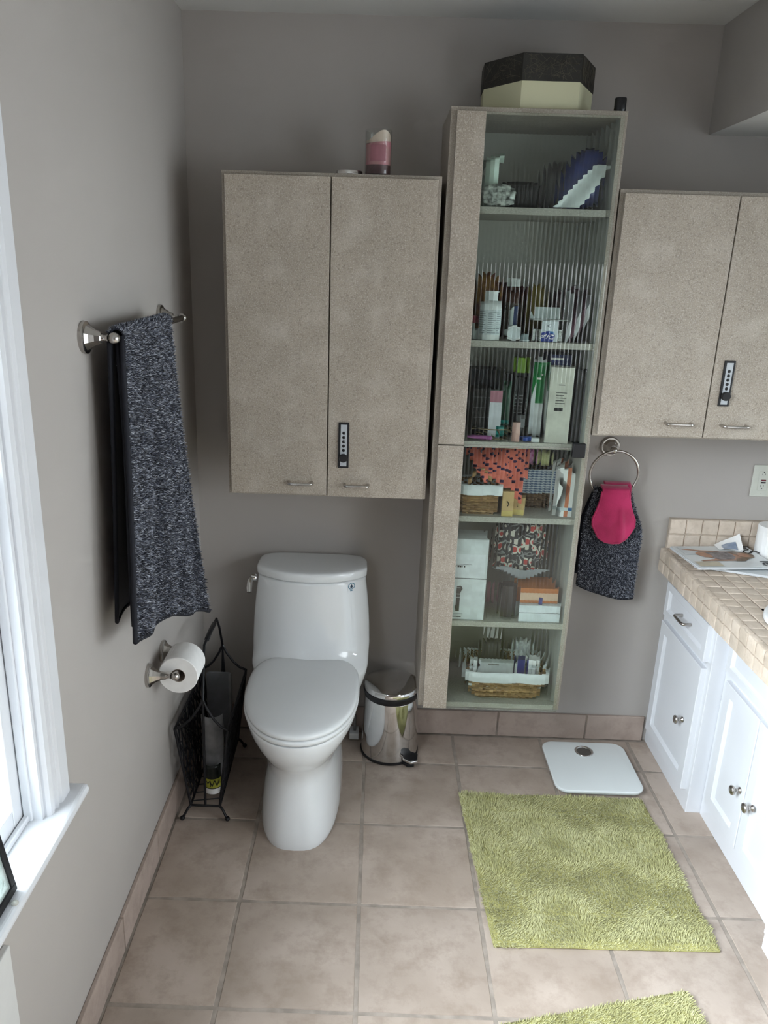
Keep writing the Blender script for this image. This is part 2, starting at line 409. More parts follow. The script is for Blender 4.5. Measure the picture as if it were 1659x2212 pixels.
rc = thing('wall_cabinet', 'speckled beige wall cabinet to the right of the tall glass cabinet', 'cabinet', (1.73, -0.15, 1.256))
MB().box((1.285, -0.30, 1.256), (2.20, 0, 1.956)).build('body', M_LAMEDGE, rc, bevel=0.0015)
e1 = box('door', (1.295, -0.319, 1.263), (1.613, -0.3005, 1.944), M_LAM, rc, bevel=0.0012)
e2 = box('door', (1.617, -0.319, 1.263), (1.935, -0.3005, 1.944), M_LAM, rc, bevel=0.0012)
pull('handle', (1.495, -0.319, 1.305), (1.571, -0.319, 1.305), (0, -0.026, 0), e1)
pull('handle', (1.664, -0.319, 1.303), (1.738, -0.319, 1.303), (0, -0.026, 0), e2)
slide_lock(1.643, 1.675, 1.361, 1.495, -0.319, e2)

# tall display cabinet
TX, TX1, TZ0, TZ1 = 0.799, 1.281, 0.298, 2.151
tc_ = thing('tall_cabinet', 'tall narrow speckled cabinet with ribbed glass doors and six shelf bays', 'cabinet', (1.04, -0.15, TZ0))
t = 0.018
for x0, x1 in ((TX, TX+t), (TX1-t, TX1)):
    o = box('side_panel', (x0, -0.30, TZ0), (x1, 0, TZ1), M_LAMEDGE, tc_, bevel=0.001)
    o.data.materials.append(M_INNER)
    for p in o.data.polygons:
        if (p.normal.x > 0.5) == (x0 == TX) and abs(p.normal.x) > 0.5: p.material_index = 1
box('top_panel', (TX+t, -0.30, TZ1-t), (TX1-t, 0, TZ1), M_LAMEDGE, tc_, bevel=0.001)
box('bottom_panel', (TX+t, -0.30, TZ0), (TX1-t, 0, TZ0+t), M_SHELF, tc_, bevel=0.001)
box('back_panel', (TX+t, -0.008, TZ0+t), (TX1-t, 0, TZ1-t), M_INNER, tc_, bevel=0)
SH = [1.900, 1.529, 1.224, 0.981, 0.615]
for z in SH: box('shelf', (TX+t, -0.288, z-0.019), (TX1-t, -0.008, z), M_SHELF, tc_, bevel=0.001)
for z in (1.872, 1.50):
    for y in (-0.262, -0.252): box('shelf_pin', (TX1-t-0.004, y, z), (TX1-t, y+0.005, z+0.006), M_IRON, tc_, bevel=0)

M_FLUTE = mat('ribbed_glass', (0.90, 0.965, 0.925), 0.0, trans=1.0, ior=1.38, var=0.0, scale=3, spec=0.25)
def fluted(x0, x1, z0, z1, parent):
    n = 31; ns = 8; pw = (x1-x0)/n; hgt = 0.00072
    front = []; 
    for i in range(n):
        for k in range(ns):
            u = k/ns; front.append((x0+pw*(i+u), -0.3155 - hgt*(1-(2*u-1)**2)))
    front.append((x1, -0.3155))
    back = [(x1, -0.3105), (x0, -0.3105)]
    poly = front+back; m_ = len(poly); nf = len(front)
    vs = [(x, y, z0) for x, y in poly] + [(x, y, z1) for x, y in poly]
    fs = [(i, i+1, m_+i+1, m_+i) for i in range(nf-1)] + [(i, (i+1) % m_, m_+(i+1) % m_, m_+i) for i in range(nf-1, m_)]
    fs += [tuple(range(m_))[::-1], tuple(range(m_, 2*m_))]
    o = MB().add(vs, fs).build('glass_pane', M_FLUTE, parent, smooth=True, auto=12)
    o['label'] = 'ribbed clear glass pane'
    return o
for z0, z1 in ((1.2175, 2.138), (0.299, 1.2135)):
    dr = box('door', (0.815, -0.318, z0), (0.894, -0.3005, z1), M_LAM, tc_, bevel=0.001)
    fluted(0.890, 1.270, z0+0.001, z1-0.001, dr)
# black catch clamped on the pane edges
box('door_catch', (1.222, -0.338, 1.192), (1.262, -0.319, 1.236), M_BLACK, tc_, bevel=0.003)
# ================================================================== TOILET
CXT = 0.413
tl = thing('toilet', 'white one-piece toilet with its lid down between magazine rack and steel bin', 'toilet', (CXT, -0.36, 0))
def egg(w, yb, yf, z, n=48, pb=3.5, pf=2.1, cx=CXT):
    ym = yb + (yf-yb)*0.42; out = []
    for i in range(n):
        a = 2*PI*i/n; c, s_ = math.cos(a), math.sin(a)
        p = pf if s_ < 0 else pb
        x = w*math.copysign(abs(c)**(2/p), c)
        L = (ym-yf) if s_ < 0 else (yb-ym)
        out.append((cx+x, ym+L*math.copysign(abs(s_)**(2/p), s_), z))
    return out
HW = [(0, .130), (.02, .131), (.06, .129), (.12, .122), (.18, .114), (.22, .113), (.26, .126), (.29, .145), (.32, .162), (.35, .174), (.375, .180), (.389, .181)]
FY = [(0, -.682), (.02, -.683), (.06, -.678), (.12, -.664), (.18, -.650), (.22, -.646), (.26, -.658), (.29, -.680), (.32, -.698), (.35, -.710), (.375, -.716), (.389, -.717)]
BY = [(0, -.10), (.2, -.11), (.3, -.15), (.389, -.2)]
b = MB()
zs = [0, .008, .02, .04, .07, .10, .14, .17, .20, .22, .24, .26, .275, .29, .305, .32, .335, .35, .365, .378, .386, .389]
PFZ = [(0, 2.9), (.12, 2.8), (.22, 2.5), (.30, 2.2), (.389, 2.1)]
b.loft([egg(lerp(HW, z)-(0.004 if z in (0, .389) else 0), lerp(BY, z), lerp(FY, z), z, pf=lerp(PFZ, z)) for z in zs])
# tank rising out of the bowl
TW = [(.03, .105), (.12, .118), (.2, .145), (.28, .175), (.34, .195), (.40, .206), (.46, .208), (.55, .204), (.62, .197), (.70, .187)]
TF = [(.03, -.25), (.25, -.28), (.34, -.31), (.383, -.318), (.395, -.300), (.41, -.272), (.43, -.252), (.46, -.240), (.5, -.233), (.6, -.226), (.70, -.222)]
def tank_ring(z, grow=0.0, n=56):
    w = lerp(TW, z)+grow; f = lerp(TF, z)-grow; bk = -0.014+grow*0.3; out = []
    ym = (bk+f)/2; L = (bk-f)/2
    for i in range(n):
        a = 2*PI*i/n; c, s_ = math.cos(a), math.sin(a); p = 5.0
        x = w*math.copysign(abs(c)**(2/p), c); y = ym+L*math.copysign(abs(s_)**(2/p), s_)
        if s_ < 0: y += 0.066*(x/w)**2*(-s_)**0.4      # bowed front
        out.append((CXT+0.004+x, y, z))
    return out
tz = [.03, .08, .14, .2, .26, .31, .35, .375, .388, .398, .41, .43, .46, .5, .54, .58, .62, .66, .69, .698, .701]
b.loft([tank_ring(z, -0.004 if z > .7 else 0) for z in tz])
b.build('body', M_PORC, tl, smooth=True, auto=60)
def lid_ring(z, g): 
    return [(x, y, z) for x, y, _ in tank_ring(.70, g)]
lr = [(.7035, -.001), (.7048, .0025), (.709, .0045), (.727, .0050), (.7325, .0035), (.7355, .0005), (.7372, -.005), (.7382, -.02), (.7388, -.04), (.7391, -.06)]
tlid = MB().loft([lid_ring(z, g) for z, g in lr]).build('tank_lid', M_PORC, tl, smooth=True, auto=60)
def seat_ring(z, g, yf=-.716, yb=-.212): return egg(.1835+g, yb+g, yf-g, z, 64, 3.4, 2.12)
MB().loft([seat_ring(z, g, -.717) for z, g in ((.3915, -.006), (.394, -.001), (.400, 0.001), (.406, 0), (.4085, -.004))]).build('seat', M_SEAT, tl, smooth=True, auto=60)
MB().loft([seat_ring(z, g) for z, g in ((.4105, -.006), (.413, -.0015), (.419, -.0005), (.425, -.004), (.4285, -.012), (.4305, -.03), (.4318, -.07))]).build('seat_lid', M_SEAT, tl, smooth=True, auto=60)
for sx_ in (-0.075, 0.075):
    MB().lathe([(0.012, -0.022), (0.014, -0.018), (0.014, 0.018), (0.012, 0.022)], (CXT+sx_, -0.217, 0.418), 14, 'x').build('hinge', M_SEAT, tl, smooth=True, auto=40)
# flush lever on the left side of the tank
b = MB(); b.lathe([(0.014, 0.208), (0.014, 0.222), (0.011, 0.226)], (0, -0.15, 0.69), 16, 'x')
lv = b.build('flush_lever', M_CHROME, tl, smooth=True, auto=40)
b = MB(); b.tube([(0.214, -0.15, 0.692), (0.207, -0.158, 0.690), (0.204, -0.170, 0.680), (0.204, -0.185, 0.664), (0.206, -0.196, 0.652)], [0.008, 0.009, 0.0095, 0.0095, 0.008], 12); b.build('flush_arm', M_CHROME, lv, smooth=True, auto=40)
# water-saving sticker: pale square, blue ring, dark drop
def on_tank(x, z, off):
    ring = tank_ring(z); best = min((p for p in ring if p[1] < -0.12), key=lambda p: abs(p[0]-x))
    fr = sorted((p for p in ring if p[1] < -0.13), key=lambda p: p[0])
    for p, q in zip(fr, fr[1:]):
        if p[0] <= x <= q[0]:
            tt = (x-p[0])/(q[0]-p[0]); return Vector((x, p[1]+(q[1]-p[1])*tt-off, z))
    return Vector((x, best[1]-off, z))
M_STK = mat('sticker_film', (0.76, 0.78, 0.80), 0.3, var=0.01); M_SBLUE = mat('sticker_blue', (0.10, 0.24, 0.34), 0.4); M_SDARK = mat('sticker_navy', (0.006, 0.035, 0.075), 0.4)
sc_, sz = 0.557, 0.681
def dec(name, pts2, m, off, parent): 
    vs = [on_tank(sc_+x, sz+z, off) for x, z in pts2]
    return MB().add(vs, [tuple(range(len(vs)))]).build(name, m, parent)
st = dec('sticker', [(-.0135, -.019), (.0135, -.019), (.0135, .016), (-.0135, .019)], M_STK, 0.0009, tl)
vs = []; fs = []
for i in range(20):
    a = 2*PI*i/20
    for r in (.0092, .0118): vs.append(on_tank(sc_+r*math.cos(a), sz+.002+r*math.sin(a), 0.0014))
fs = [(2*i, 2*i+1, (2*i+3) % 40, (2*i+2) % 40) for i in range(20)]
MB().add(vs, fs).build('sticker_ring', M_SBLUE, st)
dec('sticker_drop', [(0, .0088), (.0028, .004), (.0042, 0), (.0036, -.0032), (0, -.0048), (-.0036, -.0032), (-.0042, 0), (-.0028, .004)], M_SDARK, 0.0016, st)
dec('sticker_text', [(-.004, -.0155), (.004, -.0155), (.004, -.0115), (-.004, -.0115)], M_SBLUE, 0.0014, st)
# supply valve cover behind the bowl
sv = thing('water_supply_valve', 'small white water valve low on the wall behind the toilet', 'valve', (0.606, -0.03, 0.0))
b = MB(); b.box((0.560, -0.075, 0.004), (0.596, -0.02, 0.030)); b.build('cover', M_WHITE, sv, bevel=0.002)
MB().tube([(0.58, -0.05, 0.03), (0.58, -0.05, 0.09), (0.575, -0.05, 0.13), (0.56, -0.05, 0.16)], 0.005, 8).build('hose', mat('grey_braided_hose', (0.35, 0.35, 0.35), 0.4, 0.5), sv, smooth=True)

# ================================================================== PEDAL BIN
BX, BYc = 0.712, -0.122
bn = thing('pedal_bin', 'round polished steel pedal bin with a black rim beside the toilet', 'bin', (BX, BYc, 0))
MB().lathe([(.106, 0), (.1085, .003), (.1085, .010), (.105, .012)], (BX, BYc, 0), 48).build('base_ring', M_BLACK, bn, smooth=True, auto=40)
MB().lathe([(.1055, .010), (.1050, .02), (.0985, .236), (.0975, .240)], (BX, BYc, 0), 64).build('body', M_CHROME, bn, smooth=True, auto=40)
MB().lathe([(.0965, .238), (.0985, .240), (.1035, .262), (.102, .266)], (BX, BYc, 0), 48).build('rim', M_BLACK, bn, smooth=True, auto=40)
MB().lathe([(.1005, .263), (.1005, .283), (.0985, .2865), (.094, .2885), (.07, .2945), (.04, .2985), (.012, .300), (.001, .300)], (BX, BYc, 0), 64, cap1=True).build('lid', M_CHROME, bn, smooth=True, auto=30)
ax, ay = 0.62, -0.785
def pd(f, s_, z): return (BX+ax*f-ay*s_*1.0, BYc+ay*f+ax*s_, z)
pdl = MB().loft([[pd(f, s_, z) for f, s_ in ((.095, -.02), (.118, -.031), (.150, -.022), (.158, 0.004), (.128, .033), (.10, .02))] for z in (.026, .036)]).build('pedal', M_CHROME, bn, bevel=0.002)
MB().loft([[pd(f, s_, z) for f, s_ in ((.098, -.018), (.118, -.028), (.147, -.02), (.154, 0.003), (.128, .029), (.103, .018))] for z in (.036, .040)]).build('pedal_pad', M_BLACK, pdl, bevel=0.001)
MB().loft([[pd(f, s_, z) for f, s_ in ((.08, -.025), (.13, -.02), (.143, 0.0), (.125, .02), (.08, .025))] for z in (.002, .014)]).build('foot', M_BLACK, bn, bevel=0.002)

# ================================================================== WALL FITTINGS (brushed nickel)
def post(parent, y, z, reach, name='post'):
    """flared round flange on the left wall, faceted neck and ball at the end"""
    b = MB(); b.lathe([(.033, 0.0), (.0345, .004), (.0335, .009), (.030, .011)], (0, y, z), 28, 'x')
    fl = b.build('flange', M_NICK, parent, smooth=True, auto=35)
    b = MB(); r = reach
    b.lathe([(.0285, .010), (.0225, .018), (.0165, .028), (.0125, .038), (.0105, r-.026)], (0, y, z), 8, 'x', flat=PI/8)
    b.build(name, M_NICK, parent)
    b = MB(); b.lathe([(.0085, r-.027), (.0065, r-.022), (.0062, r-.017), (.009, r-.012)], (0, y, z), 16, 'x'); b.ball((r, y, z), .0125, 18, 12)
    b.build('ball', M_NICK, parent, smooth=True, auto=50)
tb = thing('towel_bar', 'brushed nickel towel bar mounted on the left wall', 'towel bar', (0.0, -0.70, 1.565))
post(tb, -1.0, 1.565, 0.066); post(tb, -0.405, 1.575, 0.066)
MB().tube([(0.066, -1.0, 1.565), (0.066, -0.40, 1.575)], 0.0085, 14).build('bar', M_NICK, tb, smooth=True, auto=50)
th = thing('toilet_paper_holder', 'brushed nickel two-post toilet paper holder on the left wall', 'paper holder', (0, -0.635, 0.605))
ZP = 0.607
post(th, -0.708, ZP, 0.078); post(th, -0.560, ZP, 0.078)
MB().tube([(0.078, -0.70, ZP), (0.078, -0.565, ZP)], 0.008, 12).build('roller', M_NICK, th, smooth=True, auto=50)
rl = thing('toilet_paper_roll', 'full white toilet paper roll on the nickel wall holder', 'toilet paper', (0.080, -0.634, 0.53))
ZR = ZP-0.010
rings = []
for r, y in ((.0205, -.686), (.055, -.686), (.0565, -.684), (.0565, -.586), (.055, -.584), (.0205, -.584), (.0205, -.686)):
    rings.append([(0.080+r*math.cos(2*PI*i/48), y, ZR+r*math.sin(2*PI*i/48)) for i in range(48)])
pb = MB().loft(rings, False, False); pb.build('paper', M_PAPER, rl, smooth=True, auto=35)
rings = []
for r, y in ((.0204, -.6855), (.0204, -.5845), (.0192, -.5845), (.0192, -.6855), (.0204, -.6855)):
    rings.append([(0.080+r*math.cos(2*PI*i/28), y, ZR+r*math.sin(2*PI*i/28)) for i in range(28)])
MB().loft(rings, False, False).build('cardboard_core', mat('grey_cardboard', (0.30, 0.25, 0.21), 0.9), rl, smooth=True, auto=35)
a0 = math.radians(118)
MB().loft([[(0.080+(.0568+k)*math.cos(a0+d*.0035), y, ZR+(.0568+k)*math.sin(a0+d*.0035)) for d, k in ((0, 0), (60, 0), (60, .0008), (0, .0008))] for y in (-.685, -.585)]).build('loose_sheet', M_PAPER, rl)
# towel ring
tr = thing('towel_ring', 'brushed nickel towel ring on the wall under the right cabinet', 'towel ring', (1.438, 0, 1.16))
b = MB(); b.lathe([(.034, 0), (.0345, -.005), (.031, -.011)], (1.436, 0, 1.162), 28, 'y'); b.build('flange', M_NICK, tr, smooth=True, auto=35)
b = MB(); b.lathe([(.029, -.010), (.021, -.020), (.014, -.034), (.011, -.042)], (1.436, 0, 1.162), 8, 'y', flat=PI/8); b.build('post', M_NICK, tr)
b = MB(); b.ball((1.438, -.047, 1.158), .0125, 16, 10); b.build('ball', M_NICK, tr, smooth=True)
RC = Vector((1.447, -0.050, 1.075)); RR = 0.083
MB().tube([(RC.x+RR*math.sin(2*PI*i/56), RC.y-0.004*math.cos(2*PI*i/56), RC.z+RR*math.cos(2*PI*i/56)) for i in range(56)], 0.0046, 10, closed=True).build('ring', M_NICK, tr, smooth=True)
# outlet
ou = thing('wall_outlet', 'cream ground-fault outlet plate on the wall above the backsplash', 'outlet', (1.985, 0, 1.0))
M_IV = mat('ivory_plastic', (0.58, 0.59, 0.53), 0.35, var=0.015)
box('plate', (1.944, -0.006, 1.000), (2.02, 0, 1.114), M_IV, ou, bevel=0.003)
rcp = box('receptacle', (1.965, -0.0085, 1.0225), (1.999, -0.005, 1.091), M_IV, ou, bevel=0.002)
M_RED = mat('dark_red_button', (0.16, 0.02, 0.03), 0.4)
box('reset_button', (1.974, -0.0105, 1.0575), (1.990, -0.008, 1.0625), M_RED, rcp, bevel=0.0005)
box('test_button', (1.974, -0.0105, 1.0495), (1.990, -0.008, 1.0545), M_BLACK, rcp, bevel=0.0005)
for zz in (1.078, 1.036):
    box('slot', (1.9745, -0.0088, zz), (1.9757, -0.008, zz+0.008), M_INK, rcp, bevel=0); box('slot', (1.984, -0.0088, zz), (1.9852, -0.008, zz+0.007), M_INK, rcp, bevel=0)
    MB().lathe([(.0022, -.0089), (.0022, -.008)], (1.980, 0, zz-.005 if zz < 1.05 else zz+.011), 10, 'y').build('ground_hole', M_INK, rcp)
MB().lathe([(.003, -.0075), (.003, -.005)], (1.982, 0, 1.0095), 12, 'y').build('screw', M_IV, ou)

mr_ = thing('added_mirror', 'unseen frameless mirror added on the right wall to reflect window light', 'mirror', (2.27, -0.85, 0.96))  # mirror added out of view to throw side-window light onto the left wall
box('mirror_glass', (2.272, -1.62, 0.96), (2.279, -0.08, 2.10), mat('silvered_glass', (0.90, 0.92, 0.915), 0.01, 1.0, var=0.0), mr_, bevel=0.002)
# ================================================================== VANITY
def panel_front(name, y0, y1, z0, z1, xf, parent, fr=0.042, th=0.018, rec=0.009, bead=0.010):
    """framed front facing -x, y0 > y1"""
    def ring(i, x): return [(x, y0-i, z0+i), (x, y1+i, z0+i), (x, y1+i, z1-i), (x, y0-i, z1-i)]
    e = 0.0015
    return MB().loft([ring(0, xf+th), ring(0, xf+e), ring(e, xf), ring(fr, xf), ring(fr+0.002, xf+rec*0.45), ring(fr+bead, xf+rec), ]).build(name, M_VAN, parent)
def knob(y, z, xf, parent):
    MB().lathe([(.0105, 0), (.0105, -.002), (.0055, -.005), (.005, -.012), (.0075, -.016), (.0135, -.020), (.0150, -.024), (.0135, -.028), (.008, -.0305), (.001, -.031)], (xf, y, z), 22, 'x').build('knob', M_NICK, parent, smooth=True, auto=60)
def hinge(y, z, xf, parent):
    MB().lathe([(.0028, z), (.0028, z+0.05)], (xf, y, 0), 8).build('hinge', M_NICK, parent, smooth=True, auto=60)
XF = 1.712
v1 = thing('vanity_cabinet', 'white drawer-over-door vanity cabinet against the back wall', 'cabinet', (1.98, -0.215, 0))
MB().box((XF, -0.432, 0.0), (2.268, -0.004, 0.712)).build('body', M_VAN, v1, bevel=0.002)
dr = panel_front('drawer', -0.036, -0.405, 0.553, 0.682, XF-0.018, v1, 0.026)
pull('handle', (XF-0.010, -0.185, 0.6165), (XF-0.010, -0.262, 0.6165), (-0.030, 0, 0), dr, 0.0052)
do = panel_front('door', -0.036, -0.405, 0.075, 0.530, XF-0.018, v1, 0.040)
knob(-0.318, 0.288, XF-0.010, do)
hinge(-0.033, 0.44, XF-0.004, do); hinge(-0.033, 0.12, XF-0.004, do)
XS = 1.760
v2 = thing('vanity_cabinet', 'white two-door vanity cabinet set back under the sink', 'cabinet', (2.0, -0.71, 0))
b = MB(); b.box((XS, -0.985, 0.0), (2.268, -0.434, 0.44)); b.box((XS, -0.985, 0.44), (1.775, -0.434, 0.712)); b.build('body', M_VAN, v2, bevel=0.002)
panel_front('false_drawer', -0.462, -0.962, 0.553, 0.682, XS-0.018, v2, 0.026)
g1 = panel_front('door', -0.480, -0.706, 0.085, 0.530, XS-0.018, v2, 0.040)
g2 = panel_front('door', -0.712, -0.940, 0.085, 0.530, XS-0.018, v2, 0.040)
knob(-0.680, 0.275, XS-0.018, g1); knob(-0.762, 0.275, XS-0.018, g2)
hinge(-0.477, 0.44, XS-0.004, g1); hinge(-0.477, 0.13, XS-0.004, g1)
v3 = thing('vanity_cabinet', 'white vanity cabinet nearest the viewer, at the right edge', 'cabinet', (1.98, -1.22, 0))
MB().box((XF, -1.45, 0.0), (2.268, -0.987, 0.712)).build('body', M_VAN, v3, bevel=0.002)
panel_front('drawer', -1.01, -1.42, 0.553, 0.682, XF-0.018, v3, 0.026)
panel_front('door', -1.01, -1.42, 0.075, 0.530, XF-0.018, v3, 0.040)

# tiled worktop with the sink cut out
ct = thing('worktop', 'vanity worktop of small square tumbled stone tiles with a backsplash', 'worktop', (1.97, -0.7, 0.712))
SKX, SKY, SAX, SAY = 1.972, -0.655, 0.230, 0.190
b = MB(); zt = 0.795
hx0, hx1, hy0, hy1 = SKX-SAX*0.9, SKX+SAX*0.9, SKY-SAY*0.9, SKY+SAY*0.9
b.box((1.667, hy1, 0.713), (2.275, -0.001, zt)); b.box((1.667, -1.46, 0.713), (2.275, hy0, zt)); b.box((1.667, hy0, 0.713), (hx0, hy1, zt)); b.box((hx1, hy0, 0.713), (2.275, hy1, zt))
b.build('substrate', M_TGROUT, ct)
box('backsplash_bed', (1.678, -0.0175, zt), (2.275, -0.001, 0.912), mat('pale_backsplash_grout', (0.50, 0.42, 0.345), 0.9, var=0.08), ct, bevel=0)
CP = 0.0502; tms = [tile_mesh(CP-0.004, CP-0.004, 900+s, 0.0011, 0.007, 0.0028, 3) for s in range(5)]
for i in range(12):
    for k in range(20):
        x, y = 1.672+0.006+CP*(i+0.5), -0.020-CP*(k+0.5)
        if ((x-SKX)/(SAX*0.93))**2 + ((y-SKY)/(SAY*0.93))**2 < 1: continue
        if x > 2.25 or y < -1.0: continue
        place_tile(tms[(i*7+k*3) % 5], M_TRAV, (x, y, 0.8+random.uniform(-.0006, .0006)), ct, 'counter_tile', (0, 0, random.choice((0, PI/2, PI, -PI/2))))
far = MB()
for i in range(12):
    for k in range(19, 29):
        x, y = 1.678+CP*(i+0.5), -0.020-CP*(k+0.5)
        if y >= -1.0 or x > 2.25: continue
        far.box((x-CP/2+.002, y-CP/2+.002, 0.794), (x+CP/2-.002, y+CP/2-.002, 0.8))
far.build('counter_tiles', M_TRAV, ct, bevel=0.0015, kind='stuff')
eg = tile_mesh(CP-0.004, 0.040, 990, 0.0010, 0.008, 0.003, 3); eg2 = tile_mesh(CP-0.004, 0.040, 991, 0.0010, 0.008, 0.003, 3)
for k in range(20):
    y = -0.020-CP*(k+0.5)+0.012
    for me, z in ((eg, 0.7795), (eg2, 0.7365)):
        place_tile(me, M_TRAV, (1.6605+random.uniform(-.0008, .0008), y, z), ct, 'edge_tile', (PI/2, 0, -PI/2))
# rounded nosing strip over the top row
for k in range(20):
    y = -0.020-CP*(k+0.5)+0.012; h = CP/2-0.002
    pr = [(1.661, 0.770), (1.6605, 0.790), (1.6615, 0.796), (1.6645, 0.7995), (1.670, 0.8010), (1.678, 0.8008), (1.678, 0.770)]
    MB().loft([[(x, y+s_*h, z) for x, z in pr] for s_ in (-1, 1)]).build('nosing_tile', M_TRAV, ct, smooth=True, auto=40)
bt = [tile_mesh(0.0545, 0.052, 950+s, 0.0010, 0.008, 0.003, 3) for s in range(3)]
for i in range(10):
    for r in range(2):
        x = 1.676+0.0575*(i+0.5)
        place_tile(bt[(i+r) % 3], M_TRAV, (x, -0.0235+random.uniform(-.0008, .0008), 0.8285+0.0565*r), ct, 'backsplash_tile', (PI/2, 0, 0))
# sink
sk = thing('sink', 'white oval drop-in sink set in the tiled worktop', 'sink', (SKX, SKY, 0.70))
rings = []
for s_, z in ((1.0, .802), (1.0, .812), (.985, .817), (.95, .818), (.91, .815), (.88, .806), (.84, .78), (.74, .72), (.5, .675), (.15, .662), (.01, .662)):
    rings.append([(SKX+SAX*s_*math.cos(2*PI*i/64), SKY+SAY*s_*math.sin(2*PI*i/64), z) for i in range(64)])
MB().loft(rings, False, True).build('basin', M_PORC, sk, smooth=True, auto=60)
MB().lathe([(.022, .6625), (.022, .664), (.018, .665)], (SKX, SKY, 0), 20).build('drain', M_CHROME, sk, smooth=True, auto=40)

# magazines and rolls on the worktop
M_MAGP = mat('glossy_magazine_pages', (0.72, 0.73, 0.75), 0.3, var=0.03); M_COVER = mat('pale_magazine_cover', (0.66, 0.69, 0.70), 0.22, var=0.03, scale=12)
M_SKIN = mat('printed_skin_tone', (0.42, 0.215, 0.135), 0.3, var=0.12, scale=40); M_DRESS = mat('printed_dark_dress', (0.11, 0.095, 0.10), 0.3, rgb2=(0.26, 0.23, 0.24), scale=60)
M_HAIR = mat('printed_brown_hair', (0.11, 0.068, 0.045), 0.3, rgb2=(0.22, 0.15, 0.10), scale=50); M_TAN = mat('printed_tan_box', (0.52, 0.47, 0.36), 0.3, var=0.06); M_BLUEP = mat('printed_grey_blue', (0.22, 0.27, 0.36), 0.3, rgb2=(0.34, 0.38, 0.45), scale=40)
def leaf_stack(name, label, c, rz, w, d, h, cover, z, sheets=3):
    """a magazine: cover plus a few fanned page layers; local x = spine direction"""
    t_ = thing(name, label, 'magazine', (c[0], c[1], z))
    for k in range(sheets):
        xf = rot_at((c[0]+random.uniform(-.003, .003), c[1]+random.uniform(-.003, .003), z+h*k/sheets), rz+random.uniform(-.02, .02))
        MB(xf).box((-w/2, -d/2, 0), (w/2, d/2, h/sheets*0.8)).build('pages', M_MAGP, t_)
    xf = rot_at((c[0], c[1], z+h), rz)
    nx = 10
    MB(xf).grid(lambda u, v: ((u-.5)*w, (v-.5)*d, 0.0008+0.0025*max(0, abs(u-.5)*2-.8)), nx, 2).build('cover', cover, t_, solid=0.0006)
    return t_, xf
leaf_stack('magazine', 'plain white magazine at the bottom of the stack, its corner sticking out toward the sink', (1.865, -0.160), math.radians(-20), 0.27, 0.20, 0.006, M_COVER, 0.8022)
m2_, x2 = leaf_stack('magazine', 'white magazine with a blue picture, poking out behind the top magazine', (1.838, -0.112), math.radians(38), 0.24, 0.155, 0.006, M_MAGP, 0.8092)
MB(x2).add([(0.02, -.075, .002), (.115, -.075, .002), (.115, .0, .002), (0.04, .03, .002)], [(0, 1, 2, 3)]).build('cover_picture', M_BLUEP, m2_)
mz, xm = leaf_stack('magazine', 'fashion magazine on top of the stack, its cover showing a woman in a dark dress', (1.821, -0.150), math.radians(6), 0.275, 0.205, 0.007, M_COVER, 0.8162, 4)
def flat(name, pts, m, lift, parent=mz, xf=None): return MB(xf or xm).add([(x, y, lift) for x, y in pts], [tuple(range(len(pts)))]).build(name, m, parent)
z0 = 0.0022
flat('cover_box', [(-.128, -.096), (-.045, -.096), (-.045, -.05), (-.128, -.05)], M_TAN, z0)
flat('cover_box', [(-.125, .015), (-.075, .02), (-.075, .085), (-.12, .09)], mat('printed_pale_grey', (0.55, 0.58, 0.60), 0.3, var=0.03), z0)
flat('cover_figure', [(-.085, .030), (-.068, .045), (-.03, .040), (.0, .046), (.04, .044), (.072, .030), (.075, -.008), (.045, -.045), (-.01, -.046), (-.07, -.046), (-.095, -.050), (-.10, -.040), (-.045, -.030), (-.04, -.018), (-.07, -.01), (-.085, .012)], M_SKIN, z0+.0003)
flat('cover_figure', [(-.118, .066), (-.10, .072), (-.05, .058), (.01, .050), (.01, .040), (-.05, .046), (-.1, .060)], M_SKIN, z0+.0003)
flat('cover_dress', [(-.05, .035), (-.01, .045), (.028, .042), (.04, .02), (.038, -.012), (.02, -.034), (-.03, -.036), (-.045, -.02), (-.038, .005)], M_DRESS, z0+.0006)
flat('cover_hair', [(.03, .042), (.06, .046), (.098, .030), (.112, .008), (.105, -.014), (.075, -.030), (.052, -.050), (.02, -.052), (.03, -.030), (.058, -.016), (.052, .012)], M_HAIR, z0+.0008)
flat('cover_face', [(.055, .018), (.07, .026), (.09, .020), (.097, .004), (.09, -.010), (.07, -.014), (.057, -.004)], M_SKIN, z0+.0010)
for ch, yy, s_ in (('I', .094, .078), ('n', .070, .078), ('S', .037, .084), ('l', -.054, .078), ('e', -.078, .076)):
    text('cover_title', ch, s_, M_INK, mz, xm @ Matrix.Translation((0.118 if ch not in 'l' else .121, yy, z0+.0005)) @ Matrix.Rotation(-PI/2, 4, 'Z') @ Matrix.Scale(0.95, 4))
fl = thing('paper_flyer', 'white flyer corner curling up behind the magazine stack', 'paper', (1.86, -0.05, 0.826))
MB().grid(lambda u, v: (1.835+.085*u, -0.085+.050*v, .826+.048*v*u**1.2+0.003*math.sin(5*u)), 8, 5).build('sheet', M_PAPER, fl, solid=0.0006)
MB().grid(lambda u, v: (1.845+.055*u, -0.0865+.030*v, .8275+.026*v*(u*.7+.12)**1.2+0.003*math.sin(5*u*.7)), 5, 3).build('printed_patch', M_BLUEP, fl)
pr_ = thing('paper_towel_roll', 'white paper roll standing upright on the worktop by the backsplash', 'paper roll', (2.016, -0.080, 0.802))
rings = []
for r, z in ((.0195, .803), (.052, .803), (.0535, .806), (.0535, .915), (.052, .918), (.0195, .918), (.0195, .803)):
    rings.append([(2.016+r*math.cos(2*PI*i/48), -0.080+r*math.sin(2*PI*i/48), z) for i in range(48)])
